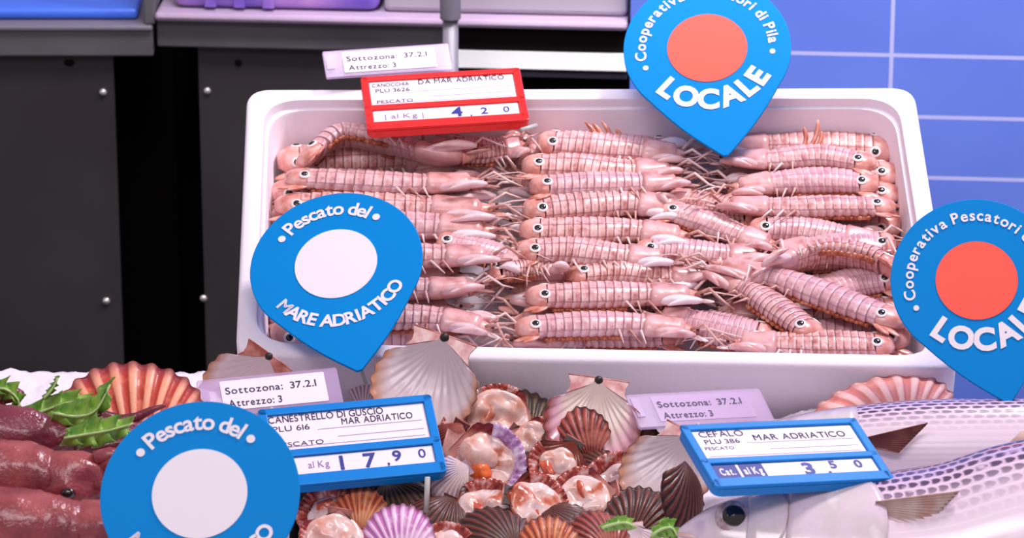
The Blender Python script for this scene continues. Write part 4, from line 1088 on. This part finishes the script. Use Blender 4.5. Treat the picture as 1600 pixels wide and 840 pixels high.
# ------------------------------------------------------------------ mullets
def mullet(prof, d0, tiltd, label, pect, eye=True, slope=0.0, pdark=False, th=0.62):
    tl = rad(tiltd)
    dors = cU * math.cos(tl) + cF * math.sin(tl)
    sidev = (-cF * math.cos(tl) + cU * math.sin(tl))
    N = 70
    cp = catmull([Vector((x, y, r)) for x, y, r in prof], N)
    pts = []; u = 0; us = []
    for i, p in enumerate(cp):
        d = d0 + slope * (p.x - 1300) / 1000
        w = P(p.x, p.y, d)
        if pts: u += (w - pts[-1][0]).length
        pts.append((w, max(2.0, p.z) * d / FPX / math.cos(tl) * 0.97)); us.append(u)
    t = thing('grey_mullet', pts[N // 2][0] - sidev * 0.03, label, 'fish', 'grey mullets on the ice')
    def surf(i, th_, off=0.0):
        c, r = pts[i]; a = pts[max(0, i - 1)][0]; e = pts[min(N, i + 1)][0]; T = (e - a).normalized()
        dv = (dors - T * dors.dot(T)).normalized(); sv = T.cross(dv)
        if sv.dot(sidev) < 0: sv = -sv
        k = 1.0
        return c + dv * (math.cos(th_) * (r + off)) + sv * (math.sin(th_) * (r * th + off))
    def idx(px): return min(range(N + 1), key=lambda i: abs(cp[i].x - px))
    gi = idx(pect[0] - 6)
    NA = 40
    def seg(i0, i1, m, nm, off=0.0):
        b = MB()
        b.loft([[surf(i, 2 * math.pi * j / NA, off) for j in range(NA)] for i in range(i0, i1 + 1)],
               attrs={'u': lambda i, j: us[i0 + i], 'vv': lambda i, j: min(j, NA - j) / (NA / 2)})
        return b.build(nm, m, t)
    seg(gi - 1, N, M['mullet'], 'body')
    hd = seg(0, gi, M['gill'], 'head', 0.0004)
    # gill cover: a raised plate on the near side
    def plate(i0, i1, a0, a1, off, nm, m, par):
        b = MB(); rows = []
        n1, n2 = 14, 14
        for a in range(n1 + 1):
            row = []
            for c in range(n2 + 1):
                s = a / n1; q = c / n2
                bulge = math.sqrt(max(0, 1 - (2 * q - 1) ** 2))
                fi = i0 + (i1 - i0) * s * (0.45 + 0.55 * bulge)
                k = int(fi); f = fi - k; th_ = a0 + (a1 - a0) * q
                o2 = off * (0.2 + 0.8 * min(1, 4 * bulge * (s if s < 1 else 0.8)))
                row.append(b.add(surf(k, th_, o2).lerp(surf(min(N, k + 1), th_, o2), f), vv=th_ / math.pi))
            rows.append(row)
        b.grid(rows); o = b.build(nm, m, par); s_ = o.modifiers.new('s', 'SOLIDIFY'); s_.thickness = 0.0014; s_.offset = -1
    if eye:
        e0 = idx(eye[0])
        plate(idx(eye[0] + 18), idx(1218), rad(38), rad(125), 0.0022, 'cheek_plate', M['gill'], hd)
        plate(idx(1222), gi + 1, rad(30), rad(140), 0.0030, 'gill_cover', M['gill'], hd)
        # eye
        best = min(((surf(i, rad(a)) - CAM, i, a) for i in range(1, gi) for a in range(15, 130, 3)), key=lambda q: (q[0].normalized() - ray(*eye).normalized()).length)
        p = best[0] + CAM; i, a = best[1], best[2]
        n = ((surf(i, rad(a), 0.01) - surf(i, rad(a))).normalized() * 0.5 + (CAM - p).normalized() * 0.5).normalized(); ex = n.orthogonal().normalized(); ey = n.cross(ex); r = 29 * d0 / FPX
        b = MB(); b.blob(p - n * 0.001, ex * r, ey * r, n * r * 0.35, 24, 12); ey_o = b.build('eye', M['eye_gold'], t)
        b = MB(); b.blob(p + n * r * 0.16, ex * r * 0.64, ey * r * 0.64, n * r * 0.28, 20, 10); b.build('pupil', M['eye_black'], ey_o)
        # mouth
        b = MB(); b.tube([surf(0, rad(100), 0.0008), surf(2, rad(112), 0.001), surf(5, rad(118), 0.001), surf(7, rad(122), 0.0006)], [0.0012, 0.0018, 0.0018, 0.0008], 8); b.build('lip', M['meat'], hd)
    # pectoral fin
    pf = MB(); bx, by, tx_, ty_, wd = pect
    base = P(bx, by, d0 - 0.075 * 0 + 0); 
    best = min(((surf(i, rad(a)) - CAM, i, a) for i in range(gi - 2, min(N, gi + 12)) for a in range(0, 170, 4)), key=lambda q: (q[0].normalized() - ray(bx, by).normalized()).length)
    base = best[0] + CAM; dep = (base - CAM).dot(cF)
    rows = []
    NR = 11
    for k in range(13):
        s = k / 12; row = []
        for j in range(NR * 2 + 1):
            q = j / (NR * 2) - 0.5
            ln = 1 - 0.45 * (q + 0.5)
            x = bx + (tx_ - bx) * s * ln; y = by + (ty_ - by) * s * ln + wd * q * (0.25 + 0.75 * s)
            ruff = 0.0011 * (1 if j % 2 else -1)
            row.append(pf.add(P(x, y, dep - 0.002 - 0.010 * math.sin(s * 2.2) + ruff)))
        rows.append(row)
    pf.grid(rows); o = pf.build('pectoral_fin', M['fin_dark' if pdark else 'fin'], t); s_ = o.modifiers.new('s', 'SOLIDIFY'); s_.thickness = 0.0008
    # back fin folded along the spine
    b = MB(); i0, i1 = idx(prof[0][0] + 560), idx(prof[0][0] + 640); rows = []
    for i in range(i0, i1 + 1):
        s = (i - i0) / max(1, i1 - i0)
        rows.append([b.add(surf(i, 0.0, -0.001)), b.add(surf(i, 0.0, 0.012 * math.sin(math.pi * min(1, s * 0.9 + 0.1))))])
    b.grid(rows); o = b.build('back_fin', M['fin'], t); s_ = o.modifiers.new('s', 'SOLIDIFY'); s_.thickness = 0.001
    # tail fin
    b = MB(); c, r = pts[-1]; T = (pts[-1][0] - pts[-4][0]).normalized()
    poly = [(0, -r), (0.05, -0.05), (0.035, 0), (0.05, 0.05), (0, r)]
    b.prism([(x, y) for x, y in poly], lambda x, y, z: c + T * x + dors * y + sidev * z, -0.0015, 0.0015); b.build('tail_fin', M['fin'], t, False)
    return t
mullet([(1120, 700, 6), (1170, 698, 24), (1260, 694, 46), (1400, 690, 61), (1550, 688, 64), (1700, 686, 62), (1900, 684, 46), (2080, 684, 24)], 3.425, 30,
       'grey mullet lying at the rear, its dark back under the red-disc sign', (1350, 690, 1450, 682, 42), eye=None, pdark=True)
mullet([(1056, 834, 4), (1085, 833, 24), (1118, 834, 44), (1155, 838, 60), (1215, 846, 82), (1300, 858, 104), (1400, 862, 119), (1500, 850, 124), (1600, 822, 126), (1750, 780, 112), (1950, 730, 70), (2120, 695, 34)], 3.27, 32,
       'large grey mullet at the front with a big dark eye under the blue price tag', (1368, 792, 1500, 800, 66), eye=(1147, 806))

# ------------------------------------------------------------------ squids (left)
def squid(prof, d0, label, m, arms=True, eyepx=None, seed=0, slope=0.0):
    cp = catmull([Vector(p) for p in prof], 44); r3 = []
    t = thing('squid', P(prof[1][0], prof[1][1], d0) - cU * 0.03, label, 'squid', 'dark red squids on the ice')
    up = (cU * 0.8 - cF * 0.6).normalized(); sd = (-cF * 0.8 - cU * 0.6)
    b = MB(); rings = []
    for i, p in enumerate(cp):
        d = d0 + slope * (p.x / 1000); c = P(p.x, p.y, d); r = p.z * d / FPX; ring = []
        a = P(cp[max(0, i - 1)].x, cp[max(0, i - 1)].y, d); e = P(cp[min(44, i + 1)].x, cp[min(44, i + 1)].y, d)
        for j in range(36):
            th = 2 * math.pi * j / 36; v = cU * math.cos(th) - cF * math.sin(th)
            k = 1 + 0.10 * noise.noise(Vector((p.x * 0.02 + seed, math.cos(th) * 1.5, math.sin(th) * 1.5))) + 0.05 * noise.noise(Vector((p.x * 0.09, math.cos(th) * 4, math.sin(th) * 4 + seed)))
            ring.append(c + v * (r * k * 1.12))
        rings.append(ring)
    b.loft(rings); b.build('mantle', M[m], t)
    e = cp[-1]; rng = random.Random(seed)
    if arms:
        hp = P(e.x, e.y, d0 - 0.006); r = e.z * d0 / FPX
        b = MB(); b.blob(hp + cR * r * 0.5, cR * r * 1.5, cU * r * 1.12, cF * r * 0.95, 20, 14, amp=0.2, seed=seed); hd = b.build('head', M[m], t)
        for k in range(8):
            a = -1 + 2 * k / 7; s = hp + cR * r * 1.4 + cU * (a * r * 0.7) - cF * (r * 0.3 * (1 - abs(a)))
            pts = [s + cR * (0.012 * q) + cU * (a * 0.003 * q + 0.004 * math.sin(q * 1.2 + k)) - cF * (0.004 * math.sin(q * 0.9 + k * 2)) - cU * 0.0012 * q for q in range(7)]
            b = MB(); b.tube(pts, [0.0068, 0.0070, 0.0064, 0.0054, 0.0044, 0.003, 0.0014], 10); arm = b.build('arm', M[m], t)
        if eyepx:
            p = P(eyepx[0], eyepx[1], d0 - 0.006 - r * 1.0)
            b = MB(); b.blob(p, cR * 0.006, cU * 0.0042, cF * 0.004, 14, 10); b.build('eye', M['eye_black'], hd)
    else:
        for sg in (-1, 1):
            b = MB(); i = 30; p = cp[i]; c = P(p.x, p.y, d0); r = p.z * d0 / FPX
            b.blob(c + cU * sg * r * 0.9, cR * 0.03, cU * r * 0.7, cF * 0.003, 16, 8, amp=0.2, seed=seed + sg); b.build('fin', M[m], t)
squid([(-260, 664, 16), (-180, 668, 40), (-60, 676, 46), (40, 684, 44), (78, 682, 30)], 3.335, 'dark red squid at the rear of the pile, its arms under the green lettuce', 'squid_dark', True, None, 1)
squid([(-260, 730, 18), (-180, 738, 48), (-60, 744, 54), (40, 744, 50), (84, 754, 46)], 3.265, 'brownish red squid in the middle of the pile with a small black eye', 'squid', True, (106, 770), 2)
squid([(-250, 826, 24), (-150, 826, 58), (-20, 830, 64), (70, 832, 58), (130, 834, 48)], 3.195, 'purple-red squid at the front of the pile beside the large sign', 'squid', True, None, 3)
squid([(-220, 628, 14), (-150, 628, 26), (-60, 634, 26), (-6, 640, 22), (14, 652, 12)], 3.37, 'small dark purple squid end behind the pile at the lettuce', 'squid_dark', False, None, 4)

# ------------------------------------------------------------------ lettuce leaves
def leaf(path, wpx, d0, label, seed, amp=0.007, group='curly green leaves'):
    cp = catmull([Vector((x, y, 0)) for x, y in path], 140); b = MB(); rows = []
    rng = random.Random(seed); ph = rng.random() * 6
    t = thing('lettuce_leaf', P(path[0][0], path[0][1], d0), label, 'leaf', group)
    for i, p in enumerate(cp):
        i = i * 0.36; s = i / 50.4; e = math.sin(math.pi * min(1, max(0.0, s * 0.94 + 0.03))) ** 0.5; row = []
        for j in range(11):
            q = j / 10 - 0.5; rf = abs(q) * 2
            wob = math.sin(i * 0.52 + ph + (2 if q > 0 else 0)) * amp * 1.1 * rf ** 1.5 + math.sin(i * 1.3 + ph * 2) * amp * 0.35 * rf ** 3
            fr = 1 + 0.06 * math.sin(i * 0.9 + ph) * rf ** 2
            row.append(b.add(P(p.x, p.y, d0) + cU * (-q * wpx * e * fr * d0 / FPX + wob * 0.25) - cF * (wob + 0.004 * (1 - rf)) + cR * wob * 0.7))
        rows.append(row)
    b.grid(rows); o = b.build('blade', M['green'], t); s_ = o.modifiers.new('s', 'SOLIDIFY'); s_.thickness = 0.0007
    b = MB(); b.tube([P(p.x, p.y, d0 - 0.0055) for p in cp[::14]], [0.0012] * 5 + [0.0009] * (len(cp[::14]) - 5), 6); b.build('midrib', mat_rib, t)
mat_rib = mat('leaf_rib', (186, 214, 140), 0.4)
leaf([(-20, 606), (10, 608), (30, 628), (22, 650)], 34, 3.36, 'green leaf tip at the far left edge behind the squids', 1)
leaf([(16, 655), (60, 644), (100, 630), (140, 622)], 40, 3.372, 'pale green curly lettuce leaf between the ice and the squids', 2)
leaf([(84, 645), (120, 650), (150, 640), (172, 600)], 52, 3.320, 'green curly lettuce leaf standing before the orange shell', 3, 0.008)
leaf([(100, 684), (135, 678), (170, 672), (206, 662)], 44, 3.275, 'dark green lettuce leaf strip below the orange shell', 4)
leaf([(68, 622), (78, 612), (86, 600), (90, 590)], 16, 3.365, 'thin upright green sprig on the ice left of the orange shell', 5, 0.003)
leaf([(940, 824), (960, 818), (978, 816), (992, 822)], 22, 3.235, 'small green leaf bit at the front of the scallop heap', 6, 0.003)
leaf([(1018, 836), (1034, 826), (1050, 824), (1058, 836)], 30, 3.245, 'small green leaf bit in front of the mullet snout', 7, 0.003)
